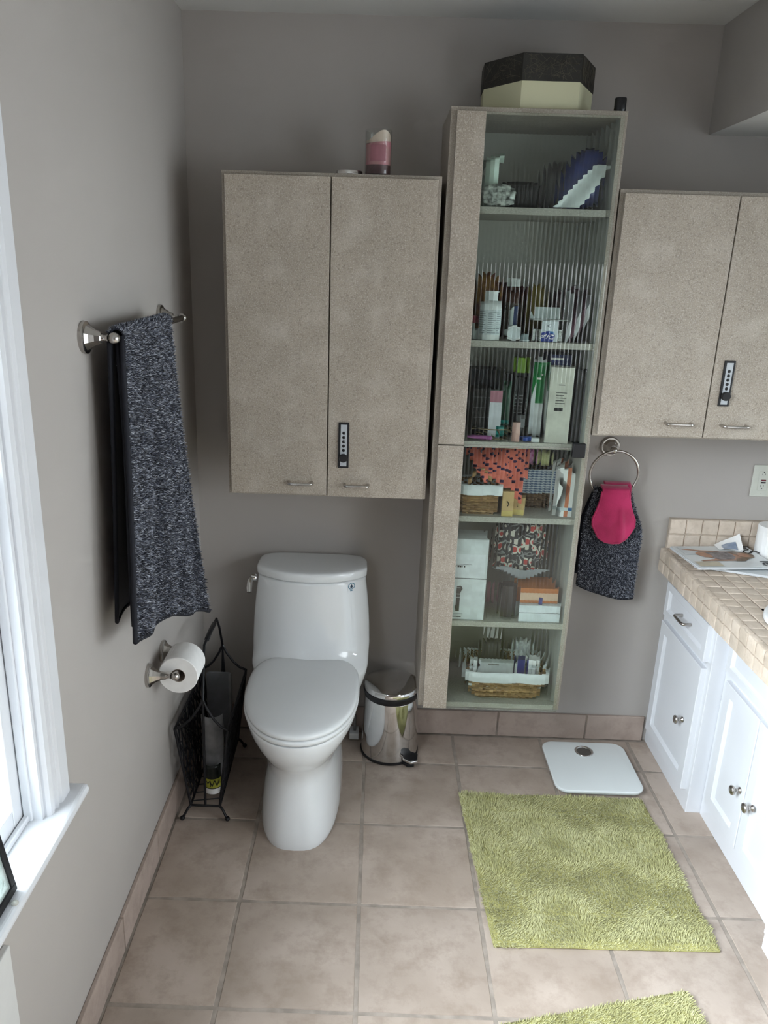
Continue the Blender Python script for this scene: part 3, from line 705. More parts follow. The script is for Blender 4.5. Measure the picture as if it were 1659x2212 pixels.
MB().loft(rings, False, False).build('paper', M_PAPER, pr_, smooth=True, auto=35)
rings = []
for r, z in ((.0193, .804), (.0193, .917), (.0182, .917), (.0182, .804), (.0193, .804)):
    rings.append([(2.016+r*math.cos(2*PI*i/28), -0.080+r*math.sin(2*PI*i/28), z) for i in range(28)])
MB().loft(rings, False, False).build('cardboard_core', MATS['grey_cardboard'], pr_, smooth=True, auto=35)
MB().loft([[(2.016+(.0537+k)*math.cos(a), -0.080+(.0537+k)*math.sin(a), z) for a, k in ((3.6, 0), (3.9, .001), (4.2, .002), (4.2, .003), (3.9, .002), (3.6, .001))] for z in (.804, .917)]).build('loose_sheet', M_PAPER, pr_)

# ================================================================== SCALE, RUGS
bs = thing('bathroom_scale', 'square white glass bathroom scale on the floor by the vanity', 'scale', (1.443, -0.226, 0))
def scale_ring(g, z): return [(1.443+x, -0.226+y, z) for x, y in rrect(.308-2*g, .298-2*g, .042, 8)]
MB().loft([scale_ring(g, z) for g, z in ((.012, .010), (.003, .016), (.0015, .020), (0, .022), (0, .0275), (.002, .0295), (.004, .030))]).build('platform', mat('white_glass_platform', (0.72, 0.755, 0.755), 0.12, var=0.006, scale=4, coat=0.4), bs, smooth=True, auto=30)
for px, py in ((-.11, -.11), (.11, -.11), (.11, .11), (-.11, .11)):
    MB().lathe([(.016, 0), (.018, .010)], (1.443+px, -.226+py, 0.0004), 14).build('foot', M_BLACK, bs)
DX, DY = 1.4385, -0.141
MB().lathe([(.022, .030), (.0335, .0302), (.0345, .0325), (.032, .0345), (.0275, .0335), (.0255, .0305)], (DX, DY, 0), 40, cap0=False, cap1=False).build('display_ring', M_CHROME, bs, smooth=True)
MB().lathe([(.0262, .0302), (.0262, .0310)], (DX, DY, 0), 32).build('display', mat('grey_display', (0.075, 0.068, 0.062), 0.25, var=0.03), bs)

def pile(name, surf, n, ln, wid, m, parent, lean=0.5, seed=1, flow=None):
    """dense short fibre blades standing on a surface: surf(u, v) -> (point, normal)"""
    rnd = random.Random(seed); vs = []; fs = []
    for i in range(n):
        p, nn = surf(rnd.random(), rnd.random())
        t1 = nn.orthogonal().normalized(); t2 = nn.cross(t1)
        a = rnd.uniform(0, 2*PI); d = t1*math.cos(a)+t2*math.sin(a); sd = t1*math.cos(a+1.57)+t2*math.sin(a+1.57)
        l = ln*rnd.uniform(0.6, 1.25)
        if flow is not None: d = (d*0.55+flow(p)).normalized()
        le = lean*rnd.uniform(0.3, 1.2)
        tip = p+nn*l*math.sqrt(max(0.05, 1-le*le*0.6))+d*l*le
        k = len(vs); w = wid*rnd.uniform(0.6, 1.2)
        mid = p.lerp(tip, 0.55)+nn*l*0.12
        vs += [p-sd*w, p+sd*w, mid+sd*w*0.8, mid-sd*w*0.8, tip]
        fs += [(k, k+1, k+2, k+3), (k+3, k+2, k+4)]
    mb = MB(); mb.v = vs; mb.f = fs
    return mb.build(name, m, parent, kind='stuff')
M_RUGB = mat('olive_rug_backing', (0.36, 0.34, 0.13), 0.95, var=0.1, scale=30)
M_RUG = mat('olive_green_rug_pile', (0.56, 0.545, 0.295), 0.85, rgb2=(0.43, 0.415, 0.19), scale=11, rand=0.16, sheen=0.35, detail=6)
from mathutils import noise as NZ
def rug(name, label, corners, seed):
    A, B_, C_, D_ = [Vector((x, y, 0)) for x, y in corners]     # far-left, far-right, near-right, near-left
    c = (A+B_+C_+D_)/4
    r = thing(name, label, 'rug', (c.x, c.y, 0), 'olive bath rugs')
    def P(u, v):
        e = 0.006*math.sin(9*u+seed)*(abs(v-.5) > .49)
        return (A*(1-u)+B_*u)*(1-v)+(D_*(1-u)+C_*u)*v
    def top(u, v):
        p = P(u, v); n = NZ.noise(p*14+Vector((seed, 0, 0)))*0.0022+NZ.noise(p*45)*0.0012
        for q, s_ in ((u, v), (v, u)):        # stitched frame groove
            for g in (0.16, 0.84):
                if 0.14 < s_ < 0.86: n -= 0.0035*math.exp(-((q-g)/0.008)**2)
        ed = min(u, v, 1-u, 1-v); 
        p.z = 0.0085+n-0.006*max(0, 1-ed/0.02)
        return p
    vs_top = MB().grid(lambda u, v: top(u, v), 70, 70)
    vs_top.build('backing', M_RUGB, r, smooth=True, solid=0.004)
    def surf(u, v):
        e = 0.004
        p = top(u, v); q = top(min(1, u+e), v)-p; w = top(u, min(1, v+e))-p
        nn = w.cross(q); nn = nn.normalized() if nn.length > 1e-9 else Vector((0, 0, 1))
        if nn.z < 0: nn = -nn
        nn.x *= 2; nn.y *= 2
        return p, nn.normalized()
    def flow(p):
        a = NZ.noise(p*5.5+Vector((seed*3, 1, 4)))*5
        return Vector((math.cos(a), math.sin(a), 0))
    pile('pile', surf, 62000, 0.0105, 0.0011, M_RUG, r, 0.92, seed, flow)
    return r
rug('bath_rug', 'olive green shag bath rug in front of the white scale', [(0.951, -0.378), (1.582, -0.378), (1.592, -1.010), (0.983, -1.020)], 3)
ux, uy = -0.974, -0.2254
c0 = Vector((1.452, -1.136)); wv = Vector((ux, uy)); hv = Vector((0.2254*0.6, -0.988))
cs = [c0+wv*0.66, c0, c0+hv*0.62, c0+hv*0.62+wv*0.66]
rug('bath_rug', 'olive green bath rug cut off by the bottom edge of the picture', [tuple(p) for p in cs], 8)
# ================================================================== TOWELS
def ramp_island(name, stops, rough=0.9, sheen=0.3):
    m = mat(name, stops[0][1], rough, sheen=sheen, var=0.0); N, L = nodes(m); p = N['Principled BSDF']
    g = N.new('ShaderNodeNewGeometry'); r = N.new('ShaderNodeValToRGB')
    while len(r.color_ramp.elements) < len(stops): r.color_ramp.elements.new(0.5)
    for e, (t_, c) in zip(r.color_ramp.elements, stops): e.position = t_; e.color = (*c, 1)
    L.new(g.outputs['Random Per Island'], r.inputs[0]); L.new(r.outputs[0], p.inputs['Base Color'])
    return m
M_NAVY = mat('navy_towel_ground', (0.012, 0.014, 0.024), 0.95, var=0.15, scale=90, sheen=0.1)
M_NTRIM = mat('navy_towel_binding', (0.006, 0.007, 0.013), 0.8, var=0.1, scale=90)
M_TERRY = ramp_island('navy_grey_terry_loops', [(0.0, (0.012, 0.014, 0.026)), (0.40, (0.05, 0.057, 0.085)), (0.62, (0.16, 0.175, 0.22)), (0.86, (0.34, 0.36, 0.42)), (1.0, (0.50, 0.52, 0.58))])
def surf_of(fn, flip=1):
    def s_(u, v):
        e = 0.003; u = min(u, 1-e); v = min(v, 1-e)
        p = Vector(fn(u, v)); a = Vector(fn(u+e, v))-p; c = Vector(fn(u, v+e))-p
        n = a.cross(c)*flip
        return p, (n.normalized() if n.length > 1e-12 else Vector((1, 0, 0)))
    return s_
bt_ = thing('bath_towel', 'dark navy and grey terry bath towel draped over the bar on the left wall', 'towel', (0.08, -0.80, 0.78))
BA, BB_, BC_ = Vector((.092, -1.077, .889)), Vector((.112, -.83, .848)), Vector((.163, -.634, .771))
def bez(u): return BA*(1-u)**2 + (BB_*2-(BA+BC_)*0.5)*2*u*(1-u) + BC_*u*u
def front(u, v):
    topy = -0.987+0.397*u; tz_ = 1.5655+0.0099*((topy+1.0)/0.6)
    e = bez(u); x0 = 0.0785
    w = v**1.15
    x = x0+(e.x-x0)*w + 0.007*math.sin(u*11+1.0)*v*(1-0.3*v) + 0.004*math.sin(u*23+v*4)*v
    y = topy+(e.y-topy)*v
    z = tz_+0.004+(e.z-tz_)*v + (0.006*math.sin(u*13+2) if v > .9 else 0)*(v-.9)*10
    return (x, y, z)
def over(u, v):           # over the bar, v 0 = back, 1 = front
    topy = -0.987+0.397*u; tz_ = 1.5655+0.0099*((topy+1.0)/0.6); a = PI*(1-v)
    return (0.066+0.0145*math.cos(a), topy, tz_+0.0145*math.sin(a)+0.003)
def back(u, v):
    topy = -0.990+0.397*u
    return (0.0515-0.024*v+0.003*math.sin(u*9+v*3), topy-0.012*v*(1-u)+0.01*u*v, 1.5655-0.655*v+0.008*math.sin(u*12))
def mid(u, v):
    return (0.0655+0.012*v+0.003*math.sin(u*7+v*5), -0.978+0.36*u-0.045*v*(1-u), 1.552-0.640*v)
for fn, nu, nv in ((front, 44, 50), (over, 20, 10), (back, 24, 24), (mid, 24, 24)):
    MB().grid(fn, nu, nv).build('cloth', M_NAVY, bt_, smooth=True, solid=0.003)
pile('terry', surf_of(front, -1), 38000, 0.0090, 0.00115, M_TERRY, bt_, 0.75, 11)
pile('terry', surf_of(over, -1), 4500, 0.0090, 0.00115, M_TERRY, bt_, 0.6, 12)
for fn, sd in ((back, 13), (mid, 14)):
    pile('terry', surf_of(lambda u, v, fn=fn: fn(u*0.012, v)), 700, 0.006, 0.0008, M_TERRY, bt_, 0.9, sd)
MB().tube([front(0.0, v/24) for v in range(25)], 0.0058, 8).build('binding', M_NTRIM, bt_, smooth=True)
MB().tube([front(u/30, 1.0) for u in range(31)], 0.0062, 8).build('binding', M_NTRIM, bt_, smooth=True)
MB().tube([back(0.0, v/20) for v in range(21)], 0.005, 8).build('binding', M_NTRIM, bt_, smooth=True)
MB().tube([back(u/20, 1.0) for u in range(21)], 0.005, 8).build('binding', M_NTRIM, bt_, smooth=True)
MB().tube([mid(0.0, v/20) for v in range(21)], 0.006, 8).build('binding', M_NTRIM, bt_, smooth=True)
MB().tube([mid(u/20, 1.0) for u in range(21)], 0.005, 8).build('binding', M_NTRIM, bt_, smooth=True)

ht = thing('hand_towel', 'small dark navy and grey terry towel hanging through the towel ring', 'towel', (1.46, -0.05, 0.62))
def hfront(u, v):
    tx = 1.382+0.135*u; ex = 1.358+0.207*u
    w = min(1, v*2.6); w = w*w*(3-2*w)
    zt_ = 1.002+0.018*math.sin(u*PI*1.0+0.5)+0.020*abs(u-.5)*2; zb = 0.672-0.048*(1-(1-u)**2)
    gather = (1-w)*0.010*math.sin(u*17)+0.006*math.sin(u*9+1)*v
    arc = max(0, 1-v*9)
    return (tx+(ex-tx)*w, -0.066-0.012*math.sin(u*PI)*w-gather*0.8+0.014*arc*arc, zt_+(zb-zt_)*v)
def hback(u, v):
    x, y, z = hfront(u, min(1, v*1.0)); arc = max(0, 1-v*9)
    return (x-0.004, -0.030-0.004*math.sin(u*11)*v-0.018*arc, 1.01+(0.70-1.01)*v)
MB().grid(hfront, 30, 36).build('cloth', M_NAVY, ht, smooth=True, solid=0.003)
MB().grid(hback, 20, 20).build('cloth', M_NAVY, ht, smooth=True, solid=0.003)
pile('terry', surf_of(hfront, -1), 15000, 0.0085, 0.00105, M_TERRY, ht, 0.75, 15)
MB().tube([hfront(u/24, 1.0) for u in range(25)], 0.005, 8).build('binding', M_NTRIM, ht, smooth=True)
MB().tube([hfront(0.0, v/20) for v in range(2, 21)], 0.004, 8).build('binding', M_NTRIM, ht, smooth=True)
pk = thing('makeup_cloth', 'bright pink plush cloth hung over the towel on the ring', 'cloth', (1.452, -0.085, 0.84))
M_PINK = mat('raspberry_plush', (0.50, 0.022, 0.115), 0.85, rgb2=(0.36, 0.013, 0.075), scale=16, sheen=0.3, bump=0.3, bscale=500)
def pinkf(u, v):
    c = u*2-1
    wt = 0.046+0.026*min(1, max(0, (v-.15)/.6))**1.3
    xc = 1.447+0.006*v
    z = 1.050-0.208*v*(1-0.36*(1-math.sqrt(max(0, 1-c*c*0.96)))*v)
    if v < .1: z -= 0.35*(0.1-v)*0.3
    y = -0.087-0.010*math.cos(c*1.3)-0.006*v+0.03*max(0, .08-v)/.08-0.008*math.exp(-((c-.38)/.12)**2)*(v > .35)*min(1, (v-.35)*4)
    return (xc+c*wt, y, z)
MB().grid(pinkf, 28, 34).build('cloth', M_PINK, pk, smooth=True, solid=0.006)
MB().grid(lambda u, v: (pinkf(u, v*.5)[0]+.014, -0.055+.02*max(0, .1-v)/.1-.01, 1.048-0.11*v), 16, 12).build('cloth_fold', M_PINK, pk, smooth=True, solid=0.006)
edge = [pinkf(0, v/30) for v in range(4, 31)] + [pinkf(u/6, 1.0) for u in range(1, 6)] + [pinkf(1, v/30) for v in range(30, 3, -1)]
MB().tube(edge, 0.0042, 8).build('stitched_edge', M_PINK, pk, smooth=True)

# ================================================================== MAGAZINE RACK
rk = thing('magazine_rack', 'black wrought iron magazine rack between the left wall and the toilet', 'magazine rack', (0.11, -0.36, 0))
fy, ky = -0.55, -0.168
BF = [Vector((.064, fy, .052)), Vector((.158, fy, .052))]; BK = [Vector((.062, ky, .052)), Vector((.150, ky, .052))]
TF_ = [Vector((.024, fy, .332)), Vector((.190, fy, .334))]; TK = [Vector((.030, ky-.006, .342)), Vector((.186, ky-.006, .342))]
PF, PK = Vector((.116, fy, .438)), Vector((.104, ky-.006, .438))
def wire(name, pts, r=.0038): return MB().tube(pts, r, 7).build(name, M_IRON, rk, smooth=True, auto=60)
for a, c in ((BF[0], Vector((.039, -.566, .014))), (BF[1], Vector((.184, -.563, .014))), (BK[0], Vector((.040, -.150, .014))), (BK[1], Vector((.172, -.152, .014)))):
    b = MB(); d = (c-a); b.tube([a, a+d*.4+Vector((0, 0, .004)), a+d*.8, c], .0042, 8); b.ball(tuple(c), .0085, 12, 8); b.build('foot', M_IRON, rk, smooth=True)
for B2, T2, Pk in ((BF, TF_, PF), (BK, TK, PK)):
    wire('frame', [B2[0], B2[1]], .0042)
    for k in (0, 1):
        wire('frame', [B2[k], B2[k].lerp(T2[k], .5), T2[k]], .0042)
        m1 = T2[k].lerp(Pk, .55)+Vector((0, 0, -.022))
        wire('arch', [T2[k], T2[k].lerp(m1, .5)+Vector((0, 0, -.006)), m1, m1.lerp(Pk, .6)+Vector((0, 0, -.006)), Pk], .0042)
    wire('upright', [Pk, Pk.lerp((B2[0]+B2[1])/2, .5), (B2[0]+B2[1])/2], .0042)
for t_ in (.25, .7): wire('spoke', [PK, BK[0].lerp(BK[1], t_)+Vector((0, 0, 0))], .0022)
for k in (0, 1):
    wire('rail', [BF[k], BK[k]], .0038); wire('rail', [TF_[k], TF_[k].lerp(TK[k], .5)+Vector((0, 0, -.004)), TK[k]], .0042)
H0, H1 = Vector((.110, -.478, .590)), Vector((.110, -.288, .592))
wire('handle', [PF, PF.lerp(H0, .6), H0, H0.lerp(H1, .5)+Vector((0, 0, .004)), H1, H1.lerp(PK, .35)+Vector((0, .01, 0)), PK], .0042)
MB().tube([H0.lerp(H1, .18), H0.lerp(H1, .2), H0.lerp(H1, .5)+Vector((0, 0, .003)), H0.lerp(H1, .8), H0.lerp(H1, .82)], [.005, .0078, .0078, .0078, .005], 10).build('grip', M_IRON, rk, smooth=True, auto=50)
rnd = random.Random(4)
for k in (0, 1):
    b = MB()
    def SP(u, v): return (BF[k].lerp(BK[k], u)).lerp(TF_[k].lerp(TK[k], u), v)
    for i in range(17):
        u0 = (i-2)/14.0
        for dv in (1, -1):
            pts = []
            for q in range(7):
                v = q/6; u = u0+dv*(v-.5)*.34+.05*math.sin(v*PI+i)
                if 0 <= u <= 1: pts.append(SP(u, v)+Vector((.002*math.sin(v*9+i), 0, 0)))
            if len(pts) > 2: b.tube(pts, .0022, 5)
    for i in range(95):                       # hammered leaf shapes in the lattice
        u, v = rnd.uniform(.05, .95), rnd.uniform(.08, .92); c = SP(u, v); a = rnd.uniform(0, PI)
        e1 = (SP(min(1, u+.03), v)-c).normalized()*math.cos(a)+(SP(u, min(1, v+.03))-c).normalized()*math.sin(a)
        e2 = (SP(min(1, u+.03), v)-c).normalized()*-math.sin(a)+(SP(u, min(1, v+.03))-c).normalized()*math.cos(a)
        L_ = rnd.uniform(.018, .03)
        b.add([c-e1*L_, c+e2*L_*.28, c+e1*L_, c-e2*L_*.28], [(0, 1, 2, 3)])
    b.build('side_lattice', M_IRON, rk, kind='stuff')
b = MB()
for i in range(9):
    t_ = (i+.5)/9; b.tube([BF[0].lerp(BK[0], t_), BF[1].lerp(BK[1], min(1, t_+.05))], .0022, 5)
b.build('floor_wires', M_IRON, rk, kind='stuff')
M_GREYM = mat('grey_magazine_page', (0.30, 0.30, 0.31), 0.4, rgb2=(0.16, 0.16, 0.17), scale=14); M_DKM = mat('dark_green_cover', (0.012, 0.016, 0.014), 0.3); M_YEL = mat('yellow_print', (0.42, 0.42, 0.06), 0.4, var=0.15)
def curl(name, label, xc, y, z0, z1, R, a0, a1, m, lean=0.0):
    t_ = thing(name, label, 'magazine', (xc, y, z0))
    def fn(u, v):
        a = a0+(a1-a0)*u; return (xc+R*math.cos(a), y+R*math.sin(a)+lean*v, z0+(z1-z0)*v)
    MB().grid(fn, 16, 8).build('pages', m, t_, smooth=True, solid=.003)
    return t_, fn
t_, fn = curl('magazine', 'pale grey magazine curled upright in the rack', .118, -.432, .058, .325, .036, math.radians(205), math.radians(350), M_GREYM)
t2_, fn2 = curl('magazine', 'dark curled magazine with yellow lettering low in the rack', .122, -.472, .058, .165, .028, math.radians(195), math.radians(345), M_DKM)
MB().grid(lambda u, v: (.122+.0302*math.cos(math.radians(200+140*u)), -.472+.0302*math.sin(math.radians(200+140*u)), .082+.034*v), 12, 2).build('cover_band', M_YEL, t2_, smooth=True)
MB().grid(lambda u, v: (.122+.0304*math.cos(math.radians(205+135*u)), -.472+.0304*math.sin(math.radians(205+135*u)), .059+.020*v), 12, 2).build('cover_band', M_PAPER, t2_, smooth=True)
for k_, ch in enumerate('MW'):
    a = math.radians(248+k_*42)
    text('cover_letter', ch, .034, M_DKM, t2_, Matrix.Translation((.122+.0312*math.cos(a), -.472+.0312*math.sin(a), .099)) @ Matrix.Rotation(a+PI/2, 4, 'Z') @ Matrix.Rotation(PI/2, 4, 'X'))
fo = thing('folder', 'smooth grey folder standing at the back of the rack', 'folder', (.095, -.20, .056))
MB().loft([[(.093+x, y, .200+z) for x, z in rrect(.088, .288, .012, 5)] for y in (-.204, -.198)]).build('sheet', mat('grey_folder', (0.17, 0.175, 0.19), 0.35), fo)
box('spine', (.128, -.207, .06), (.137, -.196, .340), mat('grey_folder_edge', (0.22, 0.22, 0.225), 0.4), fo, bevel=.001)

# ================================================================== ON TOP OF THE CABINETS
hb = thing('octagonal_box', 'octagonal cream box with a black streaked lid on top of the tall cabinet', 'box', (1.06, -0.15, 2.151))
oc = [(.988, -.279), (1.148, -.279), (1.219, -.135), (1.215, -.055), (1.145, -.012), (.985, -.012), (.902, -.06), (.898, -.155)]
def grow(p, g): 
    cx_, cy__ = 1.06, -.145
    return [(cx_+(x-cx_)*(1+g), cy__+(y-cy__)*(1+g)) for x, y in p]
MB().prism(grow(oc, -.012), 2.1515, 2.224).build('box_base', mat('cream_card', (0.58, 0.57, 0.385), 0.55, var=0.02, scale=6), hb, bevel=.0008)
M_LID = mat('black_lid_paper', (0.022, 0.021, 0.018), 0.5, var=0.1)
ld_ = MB().prism(oc, 2.2225, 2.290).build('box_lid', M_LID, hb, bevel=.0008)
rnd = random.Random(21); b = MB()
for (ax_, ay_), (bx2, by2), cnt in ((oc[7], oc[0], 50), (oc[0], oc[1], 70), (oc[1], oc[2], 30)):
    nx, ny = (by2-ay_), -(bx2-ax_); l_ = math.hypot(nx, ny); nx, ny = nx/l_*.0005, ny/l_*.0005
    for q in range(cnt):
        u0, v0 = rnd.uniform(.02, .98), rnd.uniform(.05, .95); an = rnd.uniform(0, PI); ln = rnd.uniform(.02, .06); cv = rnd.uniform(-.5, .5); pts = []
        for s_ in range(6):
            f = s_/5-.5; uu = u0+ln*f*math.cos(an+cv*f)/l_; vv = v0+ln*f*math.sin(an+cv*f)/.0675
            if .01 < uu < .99 and .02 < vv < .98: pts.append((ax_+(bx2-ax_)*uu+nx, ay_+(by2-ay_)*uu+ny, 2.2225+.0675*vv))
        if len(pts) > 1: b.tube(pts, .00028, 3)
b.build('fibres', mat('tan_fibre', (.13, .115, .085), .6, rand=.4), ld_, kind='stuff')
cp = thing('bottle_cap', 'small black cylinder cap on the tall cabinet beside the octagonal box', 'cap', (1.264, -.272, 2.151))
MB().lathe([(.0155, 2.1515), (.0160, 2.153), (.0160, 2.185), (.0152, 2.1875), (.012, 2.1875), (.0115, 2.184), (.001, 2.184)], (1.264, -.272, 0), 24).build('cap', M_BLACK, cp, smooth=True, auto=40)
MB().lathe([(.0163, 2.158), (.0163, 2.160)], (1.264, -.272, 0), 24).build('seam_ring', mat('soft_black_rubber', (0.02, 0.02, 0.02), 0.6), cp, smooth=True, auto=40)
cdx, cdy, cdz = .604, -.252, 1.9745
ca = thing('jar_candle', 'pink and brown layered candle in a clear glass jar on the left wall cabinet', 'candle', (cdx, cdy, cdz))
MB().lathe([(.0355, cdz+.003), (.0355, cdz+.027)], (cdx, cdy, 0), 36).build('brown_wax', mat('brown_wax', (0.070, 0.032, 0.034), 0.45), ca, smooth=True, auto=40)
M_PW = mat('pink_marbled_wax', (0.42, 0.145, 0.185), 0.45, rgb2=(0.36, 0.20, 0.19), scale=22)
def waxtop(a): return cdz+.083+.020*math.sin(a-.6)
MB().loft([[(cdx+.0355*math.cos(2*PI*i/36), cdy+.0355*math.sin(2*PI*i/36), cdz+.0272) for i in range(36)], [(cdx+.0355*math.cos(2*PI*i/36), cdy+.0355*math.sin(2*PI*i/36), cdz+.030+.055+.004*math.cos(2*PI*i/36)) for i in range(36)]]).build('pink_wax', M_PW, ca, smooth=True, auto=40)
def ww(i): 
    a = 2*PI*i/36; f = max(0, math.cos(a+PI/2-.5)); return .004+.026*f**2
MB().loft([[(cdx+.0345*math.cos(2*PI*i/36), cdy+.0345*math.sin(2*PI*i/36), cdz+.083) for i in range(36)], [(cdx+.0345*math.cos(2*PI*i/36), cdy+.0345*math.sin(2*PI*i/36), cdz+.086+ww(i)) for i in range(36)], [(cdx+.004*math.cos(2*PI*i/36), cdy+.004*math.sin(2*PI*i/36), cdz+.088) for i in range(36)]]).build('cream_wax', mat('cream_wax', (0.50, 0.40, 0.33), 0.5), ca, smooth=True, auto=50)
MB().lathe([(.030, cdz), (.0375, cdz+.002), (.0382, cdz+.006), (.0382, cdz+.117), (.0375, cdz+.1185), (.0365, cdz+.117), (.0362, cdz+.006), (.002, cdz+.0025)], (cdx, cdy, 0), 40).build('glass_jar', thin_glass('candle_jar_glass'), ca, smooth=True, auto=40)
lb = MB().grid(lambda u, v: (cdx+.0385*math.cos(-PI/2-.62+1.2*u), cdy+.0385*math.sin(-PI/2-.62+1.2*u), cdz+.036+.042*v), 12, 2).build('paper_label', mat('dusty_rose_label', (0.26, 0.105, 0.125), 0.6, var=0.04), ca, smooth=True)
cl_ = thing('candle_lid', 'round silver metal candle lid lying beside the pink candle', 'lid', (.523, -.252, cdz))
MB().lathe([(.037, cdz), (.0385, cdz+.001), (.0385, cdz+.009), (.0375, cdz+.0105), (.030, cdz+.0095), (.001, cdz+.0095)], (.523, -.252, 0), 40).build('lid', M_CHROME, cl_, smooth=True, auto=40)
MB().lathe([(.0335, cdz+.0095), (.0345, cdz+.011), (.0335, cdz+.0115), (.0325, cdz+.0105)], (.523, -.252, 0), 40, cap0=False, cap1=False).build('seal', mat('clear_seal', (0.5, 0.5, 0.48), 0.4), cl_, smooth=True)

# ================================================================== WINDOW LEDGE
gp = thing('framed_glass_art', 'black framed textured glass panel leaning on the window sill', 'panel', (0.03, -1.75, 0.687))
M_FGL = mat('rippled_pale_glass', (0.80, 0.86, 0.83), 0.22, rgb2=(0.62, 0.72, 0.69), scale=45, bump=0.9, bscale=120, trans=0.55)
def gpp(u, w, t_): # u along -y, w up the panel
    return (0.030-0.34*w*0.98-t_*0.0+t_, -1.597-u, 0.690+w*0.94)
def gbox(u0, u1, w0, w1, t0, t1):
    vs = [gpp(u, w, t_) for t_ in (t0, t1) for u, w in ((u0, w0), (u1, w0), (u1, w1), (u0, w1))]
    return MB().add(vs, [(0, 3, 2, 1), (4, 5, 6, 7), (0, 1, 5, 4), (1, 2, 6, 5), (2, 3, 7, 6), (3, 0, 4, 7)])
def gpp(u, w, t_): return (0.034-0.16*w+t_, -1.597-u, 0.6905+w*0.985)
gbox(0.012, 0.288, 0.012, 0.318, -.008, -.002).build('glass', M_FGL, gp)
for a in ((0, .30, 0, .014), (0, .30, .316, .33), (0, .014, .014, .316), (.286, .30, .014, .316)):
    gbox(a[0], a[1], a[2], a[3], -.011, .001).build('frame', M_IRON, gp, bevel=.001)
bp_ = thing('rubber_bumper', 'tiny pale bumper on the sill in front of the glass panel', 'bumper', (0.044, -1.625, 0.687))
MB().lathe([(.006, .6873), (.006, .690), (.004, .6925), (.001, .693)], (0.0435, -1.628, 0), 12).build('pad', mat('pale_rubber', (0.55, 0.54, 0.5), 0.6), bp_, smooth=True)
MB().lathe([(.0065, .6871), (.0065, .6876)], (0.0435, -1.628, 0), 12).build('adhesive', M_WHITE, bp_)
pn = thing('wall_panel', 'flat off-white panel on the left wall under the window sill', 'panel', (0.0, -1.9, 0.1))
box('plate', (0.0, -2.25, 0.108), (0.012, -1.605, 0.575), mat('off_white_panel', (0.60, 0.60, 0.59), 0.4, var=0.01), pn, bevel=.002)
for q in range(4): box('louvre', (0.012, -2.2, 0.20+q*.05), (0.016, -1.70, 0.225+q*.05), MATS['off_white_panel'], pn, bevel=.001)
# ================================================================== CONTENTS OF THE TALL CABINET
def pouch(name, label, cat, x0, x1, y0, y1, z0, z1, m, part='pouch', pw=3.2, lump=.10, seed=0, tilt=0, taper=0, group=None):
    """soft bag: rounded box with sagging lumps"""
    t_ = thing(name, label, cat, ((x0+x1)/2, (y0+y1)/2, z0), group)
    cx, cy_, h = (x0+x1)/2, (y0+y1)/2, z1-z0; a, b_ = (x1-x0)/2, (y1-y0)/2; rings = []
    n, k = 28, 14
    for j in range(k+1):
        v = j/k; s_ = (1-abs(2*v-1)**pw)**(1/pw) if 0 < v < 1 else 0.12
        s_ = max(s_, .12)*(1-taper*v); ring = []
        for i in range(n):
            an = 2*PI*i/n; c, sn = math.cos(an), math.sin(an)
            x = math.copysign(abs(c)**(2/3.0), c); y = math.copysign(abs(sn)**(2/3.0), sn)
            f = 1-lump/2+lump*NZ.noise(Vector((c*1.6+seed*5, sn*1.6, v*3.0)))
            ring.append((cx+a*x*s_*f+tilt*v, cy_+b_*y*s_*f, z0+h*v))
        rings.append(ring)
    MB().loft(rings).build(part, m, t_, smooth=True, auto=60)
    return t_
def carton(name, label, x0, x1, y0, y1, z0, z1, m, cat='box', rz=0, part='carton', bevel=.001, group=None):
    c = ((x0+x1)/2, (y0+y1)/2, z0); t_ = thing(name, label, cat, c, group); xf = rot_at(c, rz)
    w, d = (x1-x0)/2, (y1-y0)/2
    MB(xf).box((-w, -d, 0), (w, d, z1-z0)).build(part, m, t_, bevel=bevel)
    return t_, xf, w, d
def rect(name, xf, x0, x1, z0, z1, d, m, parent, off=.0006):
    return MB(xf).box((x0, -d-off, z0), (x1, -d, z1)).build(name, m, parent)
def lines(xf, x0, x1, z, n, dz, d, m, parent, h=.0018, frac=1.0):
    for k in range(n):
        rect('printed_line', xf, x0, x0+(x1-x0)*(frac if k % 2 else 1.0)*random.uniform(.8, 1), z-k*dz, z-k*dz+h, d, m, parent)
def TX_(xf, x, z, d): return xf @ Matrix.Translation((x, -d-.0008, z)) @ Matrix.Rotation(PI/2, 4, 'X')
def col(name, rgb, rough=.45, **k): return mat(name, rgb, rough, **k)
M_CLEAR = thin_glass('clear_plastic')
E_ = .0006

# ---- top bay (z 1.900)
z = SH[0]+E_
t_ = thing('plastic_tube', 'mint white open-topped tube bag at the left of the top bay', 'bag', (.925, -.235, z))
MB().loft([[(.927+.030*s_*math.cos(2*PI*i/24)+dx, -.235+.026*s_*math.sin(2*PI*i/24), zz+.012*math.sin(2*PI*i/24+1)*(zz > 2.0)) for i in range(24)] for s_, zz, dx in ((.9, z+.0, 0), (1.0, z+.03, 0), (.85, z+.07, .0), (.75, z+.10, .002), (.95, z+.128, .006), (1.0, z+.135, .008))], True, False).build('bag', col('mint_white_plastic', (.52, .62, .55), .35), t_, smooth=True, solid=.0012)
t_ = pouch('printed_bag', 'white plastic bag with black print at the front of the top bay', 'bag', .897, 1.000, -.284, -.262, z, z+.062, col('white_bag_film', (.60, .64, .60), .3, rgb2=(.05, .055, .05), scale=95), 'bag', 2.6, .25, 2)
pouch('black_case', 'black soft case lying in the middle of the top bay', 'case', .955, 1.085, -.235, -.09, z, z+.080, col('black_nylon', (.012, .012, .013), .6), 'case', 3.5, .06, 3)
